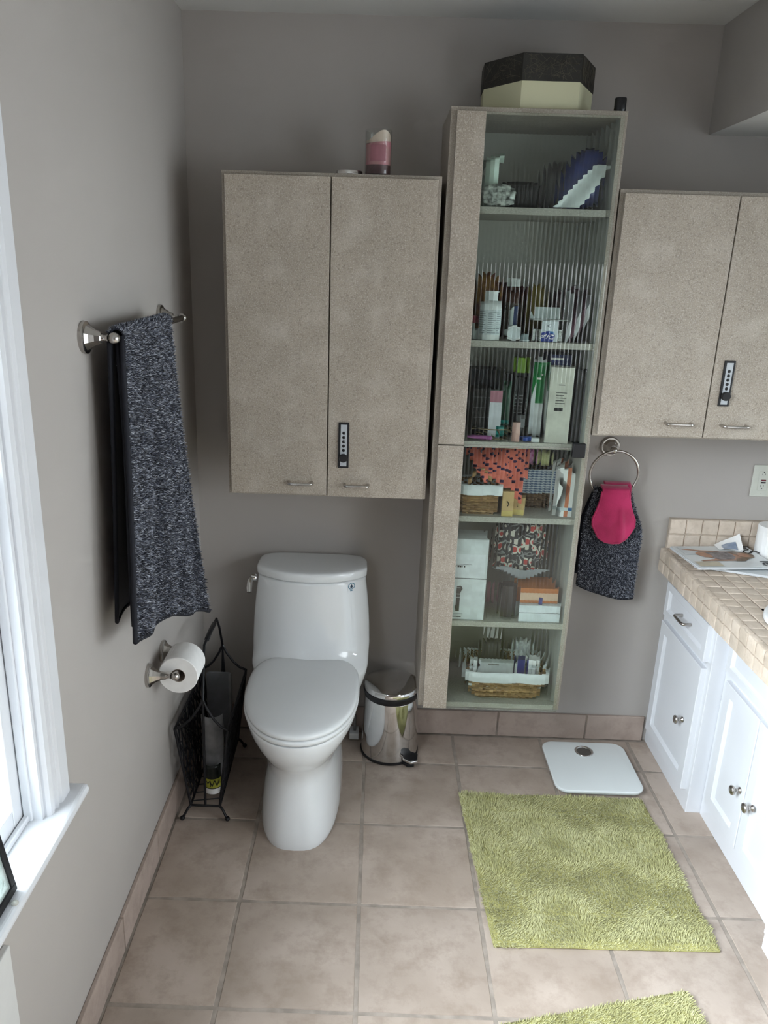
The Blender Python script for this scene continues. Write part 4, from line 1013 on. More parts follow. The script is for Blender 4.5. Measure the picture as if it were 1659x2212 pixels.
t_ = pouch('diaper_pack', 'blue and white plastic pack leaning at the right of the top bay', 'package', 1.105, 1.258, -.27, -.13, z, z+.170, col('royal_blue_film', (.015, .035, .20), .25, rgb2=(.01, .022, .13), scale=25), 'pack', 3.0, .16, 5, tilt=.03, taper=.35)
MB().grid(lambda u, v: (1.106+.115*v+.070*u*(1-.45*v), -.2755+.020*v*v+.004*math.sin(u*6), z+.004+.118*v**1.25-.004*u*v+.012*(1-u)*math.sin(PI*v)), 8, 12).build('white_panel', col('white_film', (.68, .74, .74), .25), t_, smooth=True)
pouch('grey_bag', 'crumpled grey bag behind the blue pack', 'bag', 1.095, 1.20, -.12, -.02, z, z+.150, col('grey_film', (.11, .10, .105), .4, rgb2=(.07, .065, .07), scale=40), 'bag', 2.6, .3, 7, taper=.2)

# ---- second bay (z 1.529)
z = SH[1]+E_
def bottle(name, label, x, y, z0, r, h, neck, m, cap=None, capm=None, n=28):
    t_ = thing(name, label, 'bottle', (x, y, z0)); s_ = h-.030
    MB().lathe([(r*.93, z0), (r, z0+.003), (r, z0+s_-.020), (r*.94, z0+s_-.008), (neck*1.25, z0+s_), (neck, z0+s_+.003), (neck, z0+h-.004), (neck*1.08, z0+h-.004), (neck*1.08, z0+h), (neck*.8, z0+h)], (x, y, 0), n).build('body', m, t_, smooth=True, auto=40)
    if cap: MB().lathe([(neck*1.25, z0+h-.014), (neck*1.28, z0+h-.012), (neck*1.28, z0+h+cap-.014), (neck*1.2, z0+h+cap-.012)], (x, y, 0), n).build('cap', capm, t_, smooth=True, auto=40)
    return t_
M_WB = col('white_bottle_plastic', (.70, .735, .735), .3)
t_ = bottle('pill_bottle', 'large white pill bottle without a cap at the front left of the second bay', .956, -.250, z, .0345, .141, .021, M_WB)
M_LBLT = col('pale_printed_label', (.56, .62, .64), .5)
MB().grid(lambda u, v: (.956+.0348*math.cos(-PI*.98+PI*.96*u), -.250+.0348*math.sin(-PI*.98+PI*.96*u), z+.016+.072*v), 18, 2).build('label', M_LBLT, t_, smooth=True)
for c_ in range(3):
    for k in range(11):
        a0 = -PI*.86+c_*.80
        MB().grid(lambda u, v: (.956+.0351*math.cos(a0+random.uniform(.45, .66)*u), -.250+.0351*math.sin(a0+.6*u), z+.021+k*.006+.0016*v), 4, 1).build('printed_line', col('grey_print', (.16, .19, .21), .6), t_)
t_ = bottle('small_bottle', 'small grey bottle with a red cap behind the cabinet stile', .906, -.245, z, .015, .062, .009, col('grey_bottle', (.30, .33, .32), .35), .018, M_RED)
t_ = bottle('pill_bottle', 'brown bottle with a white cap at the back of the second bay', 1.040, -.120, z, .028, .168, .016, col('amber_plastic', (.09, .035, .025), .25), .022, M_WB)
pouch('cosmetic_pouch', 'large maroon pouch filling the back of the second bay', 'pouch', .915, 1.12, -.085, -.015, z, z+.165, col('maroon_fabric', (.075, .014, .020), .8), 'pouch', 3.6, .12, 9)
t_ = pouch('cosmetic_pouch', 'orange patterned pouch behind the brown bottle', 'pouch', .905, 1.006, -.150, -.088, z, z+.195, col('orange_fabric', (.24, .12, .028), .8, rgb2=(.10, .03, .02), scale=45), 'pouch', 3.2, .14, 10, taper=.1)
pouch('cosmetic_pouch', 'mustard yellow pouch in the middle of the second bay', 'pouch', 1.078, 1.150, -.16, -.092, z, z+.165, col('mustard_fabric', (.17, .125, .025), .8), 'pouch', 3.2, .14, 11, taper=.15)
pouch('cosmetic_pouch', 'dark plum bag at the right of the second bay', 'pouch', 1.158, 1.25, -.145, -.03, z, z+.150, col('plum_nylon', (.045, .018, .026), .4, rgb2=(.10, .06, .07), scale=50), 'bag', 3.0, .25, 12, taper=.1)
t_ = thing('plastic_cup', 'clear plastic cup with blue and white tubes in it, second bay', 'cup', (1.032, -.205, z))
MB().lathe([(.020, z), (.0215, z+.002), (.0255, z+.105), (.0262, z+.107), (.0250, z+.107), (.0205, z+.004), (.001, z+.003)], (1.032, -.205, 0), 28).build('cup', M_CLEAR, t_, smooth=True, auto=40)
MB().lathe([(.008, z+.004), (.009, z+.09), (.007, z+.098)], (1.038, -.207, 0), 14).build('blue_tube', col('navy_tube', (.015, .04, .16), .4), t_, smooth=True, auto=40)
MB().lathe([(.007, z+.004), (.007, z+.085), (.002, z+.095)], (1.022, -.200, 0), 14).build('white_tube', M_WB, t_, smooth=True, auto=40)
t_ = thing('floss_container', 'round white container lying on its edge in the second bay', 'container', (1.026, -.262, z))
MB().lathe([(.019, -.276), (.0225, -.275), (.0225, -.250), (.019, -.249)], (1.025, 0, z+.0226), 28, 'y').build('drum', M_WB, t_, smooth=True, auto=40)
MB().lathe([(.0160, -.2765), (.0175, -.2772), (.0175, -.276)], (1.025, 0, z+.0226), 28, 'y').build('drum_lid', M_LBLT, t_, smooth=True, auto=40)
t_ = thing('measuring_cup', 'small translucent grey dosing cup upside down on the second shelf', 'cup', (1.061, -.268, z))
MB().lathe([(.013, z), (.0135, z+.002), (.0125, z+.016), (.010, z+.021), (.001, z+.022)], (1.061, -.270, 0), 20).build('dome', col('translucent_grey', (.25, .32, .34), .3), t_, smooth=True, auto=40)
MB().lathe([(.0142, z+.0005), (.0142, z+.004)], (1.061, -.270, 0), 20).build('rim', M_LBLT, t_, smooth=True, auto=40)
# cotton swab box, standing upside down
t_ = thing('cotton_swab_box', 'clear box of cotton swabs standing upside down with a blue and white label', 'box', (1.128, -.250, z))
xq = rot_at((1.128, -.250, z), 0); w, d = .046, .026
for lo, hi in (((-w, -d, 0), (w, -d+.001, .062)), ((-w, d-.001, 0), (w, d, .062)), ((-w, -d, 0), (-w+.001, d, .062)), ((w-.001, -d, 0), (w, d, .062))):
    MB(xq).box(lo, hi).build('side', M_CLEAR, t_)
MB(xq).box((-w-.006, -d-.003, .0618), (w+.010, d+.004, .0645)).build('lid_flange', col('frosted_plastic', (.42, .46, .46), .3), t_, bevel=.0008)
MB(xq).add([(-w, d-.004, .0645), (w*.82, d-.004, .0645), (w*1.0, d+.006, .098), (-w*.82, d+.006, .098)], [(0, 1, 2, 3)]).build('open_flap', col('white_flap', (.50, .56, .56), .35), t_, solid=.0012)
lbl = rect('label', xq, -.0225, .0235, .001, .0605, d, col('white_label', (.62, .68, .72), .35), t_)
M_QB = col('deep_blue_print', (.012, .035, .27), .35); M_QB2 = col('sky_blue_print', (.03, .17, .48), .35)
MB(xq).add([(-.0225, -d-.0010, .001), (.018, -d-.0010, .001), (.0205, -d-.0010, .018), (.019, -d-.0010, .026), (.010, -d-.0010, .031), (-.002, -d-.0010, .032), (-.014, -d-.0010, .029), (-.0225, -d-.0010, .024)], [tuple(range(8))]).build('label_blue', M_QB, lbl)
MB(xq).add([(.000, -d-.0013, .032), (.010, -d-.0013, .031), (.019, -d-.0013, .0255), (.0195, -d-.0013, .021), (.008, -d-.0013, .026), (-.003, -d-.0013, .027)], [tuple(range(6))]).build('label_wave', M_QB2, lbl)
UP = Matrix.Rotation(PI, 4, 'Y')
text('label_text', 'Qtips', .0165, M_PAPER, lbl, xq @ Matrix.Translation((0, -d-.0016, .0150)) @ UP @ Matrix.Rotation(PI/2, 4, 'X'), .25)
text('label_text', '500', .0125, col('grey_blue_print', (.10, .14, .18), .5), lbl, xq @ Matrix.Translation((-.001, -d-.0012, .0475)) @ UP @ Matrix.Rotation(PI/2, 4, 'X'))
b = MB()
for r_ in range(9):
    for sgn in (-1, 1):
        for q in range(4):
            x = sgn*(.0245+.005*q+.001); b.tube([(1.128+x, -.270, z+.004+r_*.0037), (1.128+x, -.232, z+.004+r_*.0037)], .0017, 5)
b.build('swabs', M_PAPER, t_, kind='stuff')
for k, (xx, ll, mm) in enumerate(((1.185, .150, 'white_sheet'), (1.197, .165, 'plum_sheet'), (1.209, .172, 'white_sheet'), (1.220, .165, 'plum_sheet'), (1.231, .150, 'white_sheet'))):
    t_ = thing('paper_packet', ['white sheet nearest the swab box', 'plum sheet left of the tallest white one', 'tallest white sheet', 'plum sheet right of the tallest white one', 'white sheet nearest the cabinet side'][k] + ', right side of the second bay', 'packet', (xx, -.20, z), 'packets standing in the second bay')
    m = col(mm, (.55, .56, .58) if mm[0] == 'w' else (.10, .03, .055), .5)
    MB().add([(xx, -.265, z), (xx+.004, -.265, z), (xx+.004, -.15, z), (xx, -.15, z), (xx+.012, -.262, z+ll*.9), (xx+.016, -.262, z+ll*.9), (xx+.016, -.15, z+ll), (xx+.012, -.15, z+ll)], [(0, 3, 2, 1), (4, 5, 6, 7), (0, 1, 5, 4), (1, 2, 6, 5), (2, 3, 7, 6), (3, 0, 4, 7)]).build('packet', m, t_)
    MB().add([(xx+.0042, -.262, z+.02), (xx+.0042, -.16, z+.02), (xx+.0128, -.16, z+ll*.7), (xx+.0128, -.262, z+ll*.65)], [(0, 1, 2, 3)]).build('print', M_LBLT, t_)

# ---- third bay (z 1.224)
z = SH[2]+E_
M_BB = col('black_card', (.012, .013, .015), .35)
t_, xf, w, d = carton('black_box', 'black ridged box at the left of the third bay', .925, .972, -.225, -.15, z, z+.155, M_BB)
for k in range(4): rect('ridge', xf, -w+.002, w-.002, .03+.032*k, .0315+.032*k, d, col('grey_line', (.10, .105, .11), .4), t_)
t_, xf, w, d = carton('navy_box', 'tall dark navy box at the back left of the third bay', .925, 1.020, -.11, -.02, z, z+.200, col('dark_navy_card', (.012, .016, .028), .4)); rect('band', xf, -w, w, .12, .125, d, M_BB, t_)
t_, xf, w, d = carton('tissue_packet', 'white packet with a pink top standing in the third bay', .975, 1.012, -.245, -.215, z, z+.150, col('white_film_packet', (.62, .64, .68), .3), 'packet', part='packet', bevel=.004); rect('pink_band', xf, -w, w, .115, .1505, d, col('dusty_pink', (.40, .17, .22), .5), t_, .001)
t_ = bottle('green_bottle', 'tall slim green bottle next to the white packet', 1.033, -.185, z, .017, .190, .009, col('dark_green_plastic', (.03, .085, .055), .25), .020, M_BB)
t_ = bottle('spray_can', 'black spray can with a lime green cap in the third bay', 1.078, -.165, z, .024, .215, .019, M_BB, .045, col('lime_plastic', (.20, .36, .03), .35)); lines(rot_at((1.078, -.165, z), 0), -.012, .012, .13, 6, .011, .0243, col('silver_print', (.30, .31, .31), .4), t_)
t_ = pouch('wipes_pack', 'green and white plastic pack of wipes in the third bay', 'package', 1.102, 1.152, -.235, -.19, z, z+.255, col('white_pack_film', (.66, .69, .70), .25), 'pack', 5, .10, 21)
MB().grid(lambda u, v: (1.102+.050*u, -.2375+.018*(abs(2*u-1)**3), z+.115+.125*v), 10, 4).build('green_wrap', col('bright_green_film', (.015, .25, .06), .3, rgb2=(.02, .18, .06), scale=50), t_, smooth=True)
for k in range(4): MB().box((1.112+.007*k, -.2392, z+.20-.012*(k % 3)), (1.117+.007*k, -.238, z+.206-.012*(k % 3))).build('print_mark', M_PAPER, t_)
t_, xf, w, d = carton('cream_box', 'tall cream box with small black print at the front of the third bay', 1.152, 1.219, -.283, -.225, z, z+.232, col('cream_carton', (.62, .61, .53), .4), rz=math.radians(-9))
lines(xf, -.012, .018, .155, 5, .008, d, M_INK, t_, .0018, .8); rect('print_block', xf, -.018, .012, .100, .110, d, M_INK, t_); lines(xf, -.008, .014, .178, 1, .006, d, col('grey_type', (.25, .24, .22), .5), t_, .003); lines(xf, -.014, .016, .128, 3, .006, d, MATS['grey_type'], t_, .0012)
t_, xf, w, d = carton('blue_box', 'dark blue box standing behind the cream box', 1.158, 1.226, -.20, -.10, z, z+.262, col('dark_blue_card', (.012, .022, .12), .35)); rect('white_print', xf, -.03, .01, .245, .252, d, M_PAPER, t_)
t_, xf, w, d = carton('black_box', 'tall black box against the right side of the third bay', 1.231, 1.258, -.265, -.12, z, z+.225, M_BB); rect('edge_line', xf, w-.004, w-.002, .02, .22, d, MATS['silver_print'], t_)
# wire tray with small toiletries
t_ = thing('wire_tray', 'small oval brass wire tray on the third shelf', 'tray', (.99, -.235, z))
M_BR = col('tarnished_brass', (.25, .20, .11), .35, metal=.8)
def ov(rx, ry, zz, n=36): return [(.990+rx*math.cos(2*PI*i/n), -.233+ry*math.sin(2*PI*i/n), zz) for i in range(n)]
MB().tube(ov(.062, .040, z+.034), .0018, 6, True).build('rim_wire', M_BR, t_, smooth=True); MB().tube(ov(.044, .028, z+.0025), .0022, 6, True).build('base_wire', M_BR, t_, smooth=True)
for i in range(18):
    a = 2*PI*i/18; MB().tube([(.990+.062*math.cos(a), -.233+.040*math.sin(a), z+.034), (.990+.044*math.cos(a+.25), -.233+.028*math.sin(a+.25), z+.0025)], .0011, 5).build('strut', M_BR, t_)
t_ = thing('hair_clip', 'teal plastic clip lying in the wire tray', 'clip', (1.010, -.235, z+.006)); M_TEAL = col('teal_plastic', (.015, .22, .20), .35)
for dx in (0, .012): MB().tube([(1.000+dx, -.250, z+.006), (1.008+dx, -.245, z+.035), (1.020+dx, -.235, z+.058)], [.004, .006, .003], 8).build('prong', M_TEAL, t_, smooth=True)
t_ = thing('lip_balm', 'pale pink lip balm tube standing on the third shelf', 'tube', (1.058, -.274, z)); M_LP = col('pale_pink_plastic', (.58, .36, .31), .35)
MB().lathe([(.0105, z), (.011, z+.001), (.011, z+.028)], (1.058, -.272, 0), 22).build('tube', M_LP, t_, smooth=True, auto=40); MB().lathe([(.0112, z+.0285), (.0112, z+.056), (.0095, z+.060), (.001, z+.0605)], (1.058, -.272, 0), 22).build('cap', M_LP, t_, smooth=True, auto=40)
t_ = thing('cream_tube', 'purple squeeze tube lying at the front of the third shelf', 'tube', (.945, -.268, z)); M_PU = col('orchid_plastic', (.30, .09, .26), .3)
MB().loft([[(.905+.075*s_, -.272+rr*math.cos(2*PI*i/16)*.9, z+.0115-.0035*s_+hh*math.sin(2*PI*i/16)) for i in range(16)] for s_, rr, hh in ((0, .013, .0015), (.25, .012, .006), (.7, .010, .0075), (.8, .009, .007))]).build('tube', M_PU, t_, smooth=True, auto=60); MB().lathe([(.0065, .966), (.0072, .968), (.0072, .984), (.006, .986)], (0, -.272, z+.0083), 14, 'x').build('cap', M_PU, t_, smooth=True, auto=40)
t_ = thing('contact_lens_case', 'blue and white lens case on the third shelf', 'case', (1.105, -.262, z))
MB().lathe([(.014, z), (.0155, z+.002), (.0155, z+.011), (.013, z+.013)], (1.120, -.266, 0), 22).build('cup', M_WB, t_, smooth=True, auto=40); MB().lathe([(.014, z), (.0155, z+.002), (.0155, z+.012), (.013, z+.014)], (1.093, -.256, 0), 22).build('cup', col('cobalt_plastic', (.02, .07, .34), .35), t_, smooth=True, auto=40)
box('bridge', (1.095, -.266, z), (1.118, -.256, z+.005), M_WB, t_)
t_, xf, w, d = carton('razor_pack', 'small black blister pack with a grey window in the third bay', 1.068, 1.094, -.225, -.21, z, z+.075, M_BB, 'packet', math.radians(8)); rect('window', xf, -.007, .007, .035, .062, d, col('grey_window', (.16, .17, .18), .3), t_)

# ---- fourth bay (z .981): baskets
z = SH[3]+E_
def rrpath(cx, cy_, w, d, r, zz, n):
    """n points round a rounded rectangle, evenly by angle walk"""
    pts = rrect(w, d, r, 5); pts = [Vector((cx+x, cy_+y, zz)) for x, y in pts]; pts.append(pts[0])
    Ls = [0]
    for a, b_ in zip(pts, pts[1:]): Ls.append(Ls[-1]+(b_-a).length)
    out = []; j_ = 0
    for i in range(n):
        s_ = Ls[-1]*i/n
        while Ls[j_+1] < s_: j_ += 1
        f = (s_-Ls[j_])/max(1e-9, Ls[j_+1]-Ls[j_]); p = pts[j_].lerp(pts[j_+1], f); dr = (pts[j_+1]-pts[j_]).normalized()
        out.append((p, Vector((dr.y, -dr.x, 0))))
    return out
def basket(name, label, cx, cy_, z0, w0, d0, w1, d1, h, m, liner, ns=40, rows=12, linerh=.02, lname='liner'):
    t_ = thing(name, label, 'basket', (cx, cy_, z0)); b = MB(); rr = h/rows*.56
    for k in range(rows):
        v = (k+.5)/rows; w, d = w0+(w1-w0)*v, d0+(d1-d0)*v; n = ns*4
        pts = [p+nn*(math.cos(2*PI*i/8+PI*(k % 2))*.0026)+Vector((0, 0, .0008*math.sin(i*1.7+k))) for i, (p, nn) in enumerate(rrpath(cx, cy_, w, d, min(w, d)*.16, z0+.002+rr+(h-.006-rr)*v, n))]
        b.tube(pts, rr, 5, True)
    for (p, nn), (q, n2) in zip(rrpath(cx, cy_, w0-.004, d0-.004, min(w0, d0)*.16, z0+.002, ns), rrpath(cx, cy_, w1-.004, d1-.004, min(w1, d1)*.16, z0+h, ns)): b.tube([p, q], .0016, 4)
    b.build('wicker', m, t_, kind='stuff')
    for k in range(2):
        MB().tube([p+nn*(.003*math.sin(i*.9+k*PI))+Vector((0, 0, .003*math.cos(i*.9+k*PI))) for i, (p, nn) in enumerate(rrpath(cx, cy_, w1+.002, d1+.002, min(w1, d1)*.16, z0+h-.002, 150))], .0032, 6, True).build('braided_rim', m, t_, smooth=True)
    MB().prism([(p.x, p.y) for p, nn in rrpath(cx, cy_, w0-.006, d0-.006, min(w0, d0)*.15, 0, 24)], z0, z0+.003).build('bottom', m, t_)
    rings = []
    for g, zz, wav in ((-.012, z0+h*.45, 0), (-.008, z0+h-.004, .001), (.008, z0+h+.009, .001), (.020, z0+h+.005, .0015), (.0215, z0+h-linerh*.5, .0018), (.0205, z0+h-linerh, .002)):
        rings.append([p+nn*(wav*math.sin(i*.75))+Vector((0, 0, wav*.8*math.sin(i*.4+1))) for i, (p, nn) in enumerate(rrpath(cx, cy_, w1+g, d1+g, min(w1, d1)*.17, zz, 90))])
    MB().loft(rings, True, False).build(lname, liner, t_, smooth=True, auto=60)
    return t_
M_WICK = mat('golden_wicker', (.36, .22, .095), .55, rgb2=(.22, .12, .045), scale=60, rand=.25)
M_WICK2 = mat('brown_wicker', (.20, .115, .06), .55, rgb2=(.12, .065, .03), scale=60, rand=.25)
M_LINEN = mat('white_linen', (.72, .75, .76), .9, var=.03, scale=40, bump=.2, bscale=400)
t_ = basket('wicker_basket', 'golden wicker basket with white liner and arched handle, left of the fourth bay', .960, -.215, z, .115, .105, .128, .118, .092, M_WICK, M_LINEN, 26, 11, .024)
for k in range(2): MB().tube([(.960-.040+.080*i/24, -.262+.006*math.sin(i*.9+k*PI), z+.098+.050*math.sin(PI*i/24)+.003*math.cos(i*.9+k*PI)) for i in range(25)], .0042, 6).build('handle', M_WICK, t_, smooth=True)
M_DOT = mat('coral_polka_cotton', (.66, .17, .12), .85, var=.03, scale=20, bump=.1, bscale=500)
N, L = nodes(M_DOT); p = N['Principled BSDF']; mp = N.new('ShaderNodeMapping'); mp.inputs['Scale'].default_value = (58, 58, 1); mp.inputs['Rotation'].default_value = (0, 0, .5); gp_ = N.new('ShaderNodeNewGeometry'); sx_ = N.new('ShaderNodeSeparateXYZ'); cx_ = N.new('ShaderNodeCombineXYZ'); L.new(gp_.outputs['Position'], sx_.inputs[0]); L.new(sx_.outputs[0], cx_.inputs[0]); L.new(sx_.outputs[2], cx_.inputs[1]); L.new(cx_.outputs[0], mp.inputs[0])
vo = N.new('ShaderNodeTexVoronoi'); vo.voronoi_dimensions = '2D'; vo.inputs['Scale'].default_value = 1.0; vo.inputs['Randomness'].default_value = .35; L.new(mp.outputs[0], vo.inputs['Vector'])
lt = N.new('ShaderNodeMath'); lt.operation = 'LESS_THAN'; lt.inputs[1].default_value = .24; L.new(vo.outputs['Distance'], lt.inputs[0])
mx = N.new('ShaderNodeMix'); mx.data_type = 'RGBA'; L.new(lt.outputs[0], mx.inputs[0]); L.new(p.inputs['Base Color'].links[0].from_socket, mx.inputs[6]); mx.inputs[7].default_value = (.045, .02, .07, 1); L.new(mx.outputs[2], p.inputs['Base Color'])
t_ = thing('polka_dot_cloth', 'coral cloth with dark polka dots spilling over the wicker basket', 'cloth', (1.03, -.22, z+.04))
def dot(u, v):
    cx_ = .905+.035*v+(.235-.085*v)*u
    x = cx_+.004*math.sin(v*9+u*4); y = -.150-.118*v**.8+.016*math.sin(u*7+v*4)+.010*math.sin(u*15-v*5)
    zz = z+.212-.150*v**1.25*(.35+.65*u)+.008*math.sin(u*8+v*3)-.020*(1-u)*v+(.010*math.sin(u*18) if v > .85 else 0)-.05*max(0, u-.75)*(1-v)
    return (x, y, max(zz, z+.112-.060*max(0, (u-.45)/.55)*v if u < .6 else z+.045))
g_ = MB().grid(dot, 40, 34); uvs = [(i/40, j_/34) for j_ in range(35) for i in range(41)]
g_.build('cloth', M_DOT, t_, smooth=True, solid=.0015, uv=uvs)
MB().tube([dot(u/30, 1.0) for u in range(31)], .0014, 5).build('hem', MATS['coral_polka_cotton'], t_, smooth=True)
M_BUFF = col('buff_yellow_card', (.56, .38, .17), .5); M_BUFF2 = col('yellow_page_edge', (.62, .48, .16), .6)
for k, (x0, x1, y0, y1, h, rz, lb) in enumerate(((1.034, 1.066, -.278, -.235, .082, 3, 'buff yellow soap box with black script right of the wicker basket'), (1.078, 1.108, -.262, -.222, .058, -14, 'second shorter buff yellow soap box under the polka dot cloth'))):
    t_, xf, w, d = carton('soap_box', lb, x0, x1, y0, y1, z, z+h, M_BUFF, rz=math.radians(rz), group='buff yellow soap boxes'); rect('end_band', xf, -w, w, .0, .018, d, M_BUFF2, t_, .0004)
    for q in range(3): MB(xf).tube([(-w*.6+q*.007, -d-.0008, h*.62), (-w*.6+q*.007+.003, -d-.0008, h*.5), (-w*.6+q*.007+.001, -d-.0008, h*.4)], .0006, 4).build('script_mark', M_INK, t_)
M_GING = mat('blue_gingham', (.52, .56, .60), .9, var=.02)
N, L = nodes(M_GING); p = N['Principled BSDF']; g = N.new('ShaderNodeNewGeometry'); sp = N.new('ShaderNodeSeparateXYZ'); L.new(g.outputs['Position'], sp.inputs[0]); fac = None
for ax_, s_ in ((0, 560.), (2, 760.)):
    a = N.new('ShaderNodeMath'); a.operation = 'MULTIPLY'; a.inputs[1].default_value = s_; L.new(sp.outputs[ax_], a.inputs[0]); b_ = N.new('ShaderNodeMath'); b_.operation = 'SINE'; L.new(a.outputs[0], b_.inputs[0]); c_ = N.new('ShaderNodeMath'); c_.operation = 'GREATER_THAN'; c_.inputs[1].default_value = 0; L.new(b_.outputs[0], c_.inputs[0])
    d_ = N.new('ShaderNodeMath'); d_.operation = 'MULTIPLY'; d_.inputs[1].default_value = .65 if ax_ == 2 else .25; L.new(c_.outputs[0], d_.inputs[0])
    if fac is None: fac = d_
    else:
        e_ = N.new('ShaderNodeMath'); e_.operation = 'ADD'; L.new(fac.outputs[0], e_.inputs[0]); L.new(d_.outputs[0], e_.inputs[1]); fac = e_
mx = N.new('ShaderNodeMix'); mx.data_type = 'RGBA'; L.new(fac.outputs[0], mx.inputs[0]); L.new(p.inputs['Base Color'].links[0].from_socket, mx.inputs[6]); mx.inputs[7].default_value = (.02, .06, .16, 1); L.new(mx.outputs[2], p.inputs['Base Color'])
basket('wicker_basket', 'brown wicker basket with a blue gingham liner at the back right of the fourth bay', 1.155, -.125, z, .095, .10, .105, .11, .125, M_WICK2, M_GING, 22, 12, .070)
pouch('pink_bag', 'crinkled magenta plastic bag on top of the gingham basket', 'bag', 1.118, 1.152, -.175, -.09, z+.138, z+.200, col('magenta_film', (.38, .06, .24), .2, rgb2=(.55, .28, .45), scale=60), 'bag', 2.6, .35, 31)
pouch('bath_puff', 'pale yellow round bath puff beside the magenta bag', 'bath puff', 1.156, 1.205, -.185, -.10, z+.138, z+.194, col('pale_yellow_net', (.60, .60, .33), .8, rgb2=(.45, .46, .22), scale=70), 'puff', 2.2, .15, 32)
for k in range(5):
    xx = 1.206+.0105*k; t_ = thing('cotton_pad_sleeve', ['first sleeve of cotton pads, nearest the basket', 'second sleeve of cotton pads from the basket', 'middle sleeve of cotton pads', 'fourth sleeve of cotton pads, orange edged', 'last sleeve of cotton pads, against the cabinet side'][k]+', fourth bay', 'packet', (xx, -.22, z), 'sleeves standing at the right of the fourth bay')
    h = .165+.008*(k % 2); m = M_PAPER if k != 3 else col('coral_edge', (.60, .20, .10), .5)
    MB().loft([[(xx+xo, y, zz) for xo, y, zz in ((0, -.262, z), (.007, -.262, z), (.007, -.18, z), (0, -.18, z))], [(xx+xo+.004, y, zz) for xo, y, zz in ((0, -.262, z+h*.55), (.007, -.262, z+h*.55), (.007, -.18, z+h*.6), (0, -.18, z+h*.6))], [(xx+xo-.001, y, zz) for xo, y, zz in ((0, -.255, z+h*.92), (.007, -.255, z+h*.92), (.007, -.18, z+h), (0, -.18, z+h))]]).build('sleeve', m, t_, smooth=True, auto=60)
    box('sleeve_band', (xx-.0004, -.2626, z+.02), (xx+.0074, -.20, z+.03), M_LBLT if k < 4 else col('blue_band', (.03, .16, .42), .4), t_, bevel=0)

# ---- fifth bay (z .615)
z = SH[4]+E_
t_, xf, w, d = carton('appliance_box', 'tall white appliance box with a picture of a black trimmer in the fifth bay', .880, 1.002, -.277, -.180, z, z+.283, col('white_carton', (.64, .685, .70), .4), rz=math.radians(-1.5))
lb = rect('address_label', xf, -.052, .0575, .150, .232, d, col('label_white', (.72, .755, .79), .4), t_); rect('tape_seam', xf, -.061, .061, .146, .1485, d, MATS['grey_line'], t_)
lines(xf, -.048, .012, .196, 2, .004, d+.0006, M_INK, lb, .0008); 
for k in range(14): rect('barcode_bar', xf, -.048+.0026*k, -.048+.0026*k+random.choice((.0008, .0014, .002)), .1865, .1925, d+.0006, M_INK, lb)
bx_ = [(-.036, .030), (-.024, .030), (-.020, .044), (-.019, .085), (-.014, .110), (-.015, .118), (-.022, .124), (-.029, .118), (-.031, .110), (-.032, .085), (-.038, .044)]
MB(xf).add([(x, -d-.0009, zz) for x, zz in bx_], [tuple(range(len(bx_)))]).build('trimmer_picture', M_BB, t_)
for zz in (.078, .090, .112): rect('trimmer_ring', xf, -.032, -.018, zz, zz+.003, d+.0009, MATS['silver_print'], t_)
lines(xf, -.052, -.005, .020, 2, .004, d, MATS['grey_print'], t_, .001); rect('barcode_bar', xf, -.046, -.014, .0085, .0115, d, M_INK, t_); rect('barcode_bar', xf, -.011, -.0085, .0085, .0115, d, M_INK, t_)
MB(xf).box((-w, -d, .2835), (w, d, .2845)).build('lid_flap', MATS['white_carton'], t_)
M_FLOR = mat('black_red_floral', (.014, .013, .016), .6, var=.05)
N, L = nodes(M_FLOR); p = N['Principled BSDF']; g = N.new('ShaderNodeNewGeometry'); vo = N.new('ShaderNodeTexVoronoi'); vo.inputs['Scale'].default_value = 30; L.new(g.outputs['Position'], vo.inputs['Vector']); src = p.inputs['Base Color'].links[0].from_socket
rp = N.new('ShaderNodeValToRGB'); rp.color_ramp.interpolation = 'CONSTANT'
for q, (pos, cc) in enumerate(((0, (.42, .035, .03, 1)), (.30, (.58, .54, .47, 1)), (.44, (.014, .013, .016, 1)), (.66, (.20, .20, .20, 1)), (.74, (.014, .013, .016, 1)))):
    e_ = rp.color_ramp.elements[q] if q < 2 else rp.color_ramp.elements.new(pos); e_.position = pos; e_.color = cc
L.new(vo.outputs['Distance'], rp.inputs[0]); L.new(rp.outputs[0], p.inputs['Base Color'])
t_ = pouch('floral_pouch', 'black pouch with red and white floral print in the fifth bay', 'pouch', 1.030, 1.220, -.215, -.06, z+.124, z+.330, M_FLOR, 'pouch', 3.5, .12, 41, taper=.12)
MB().grid(lambda u, v: (1.03+.185*u, -.232+.010*math.sin(u*5), z+.170-.032*math.sin(PI*u)*v+.006*math.sin(u*9)), 12, 5).build('grey_flap', col('grey_lining', (.24, .25, .27), .6), t_, smooth=True, solid=.002)
t_ = thing('glass_tumbler', 'dark filled glass tumbler standing in the fifth bay', 'tumbler', (1.081, -.246, z))
MB().lathe([(.0250, z+.012), (.0262, z+.122)], (1.081, -.246, 0), 30).build('contents', col('dark_brown_contents', (.022, .016, .016), .5), t_, smooth=True, auto=40)
MB().lathe([(.024, z), (.0255, z+.002), (.0258, z+.011), (.001, z+.011)], (1.081, -.246, 0), 32).build('glass', M_CLEAR, t_, smooth=True, auto=40)
t_, xf, w, d = carton('gift_box', 'low white lidded box at the front right of the fifth bay', 1.122, 1.256, -.278, -.175, z, z+.058, col('white_gift_card', (.66, .71, .74), .35)); rect('lid_edge', xf, -w-.001, w+.001, .032, .0335, d, MATS['grey_line'], t_, .0004); MB(xf).box((-w-.0012, -d-.0012, .0335), (w+.0012, d+.0012, .0592)).build('lid', MATS['white_gift_card'], t_, bevel=.001)
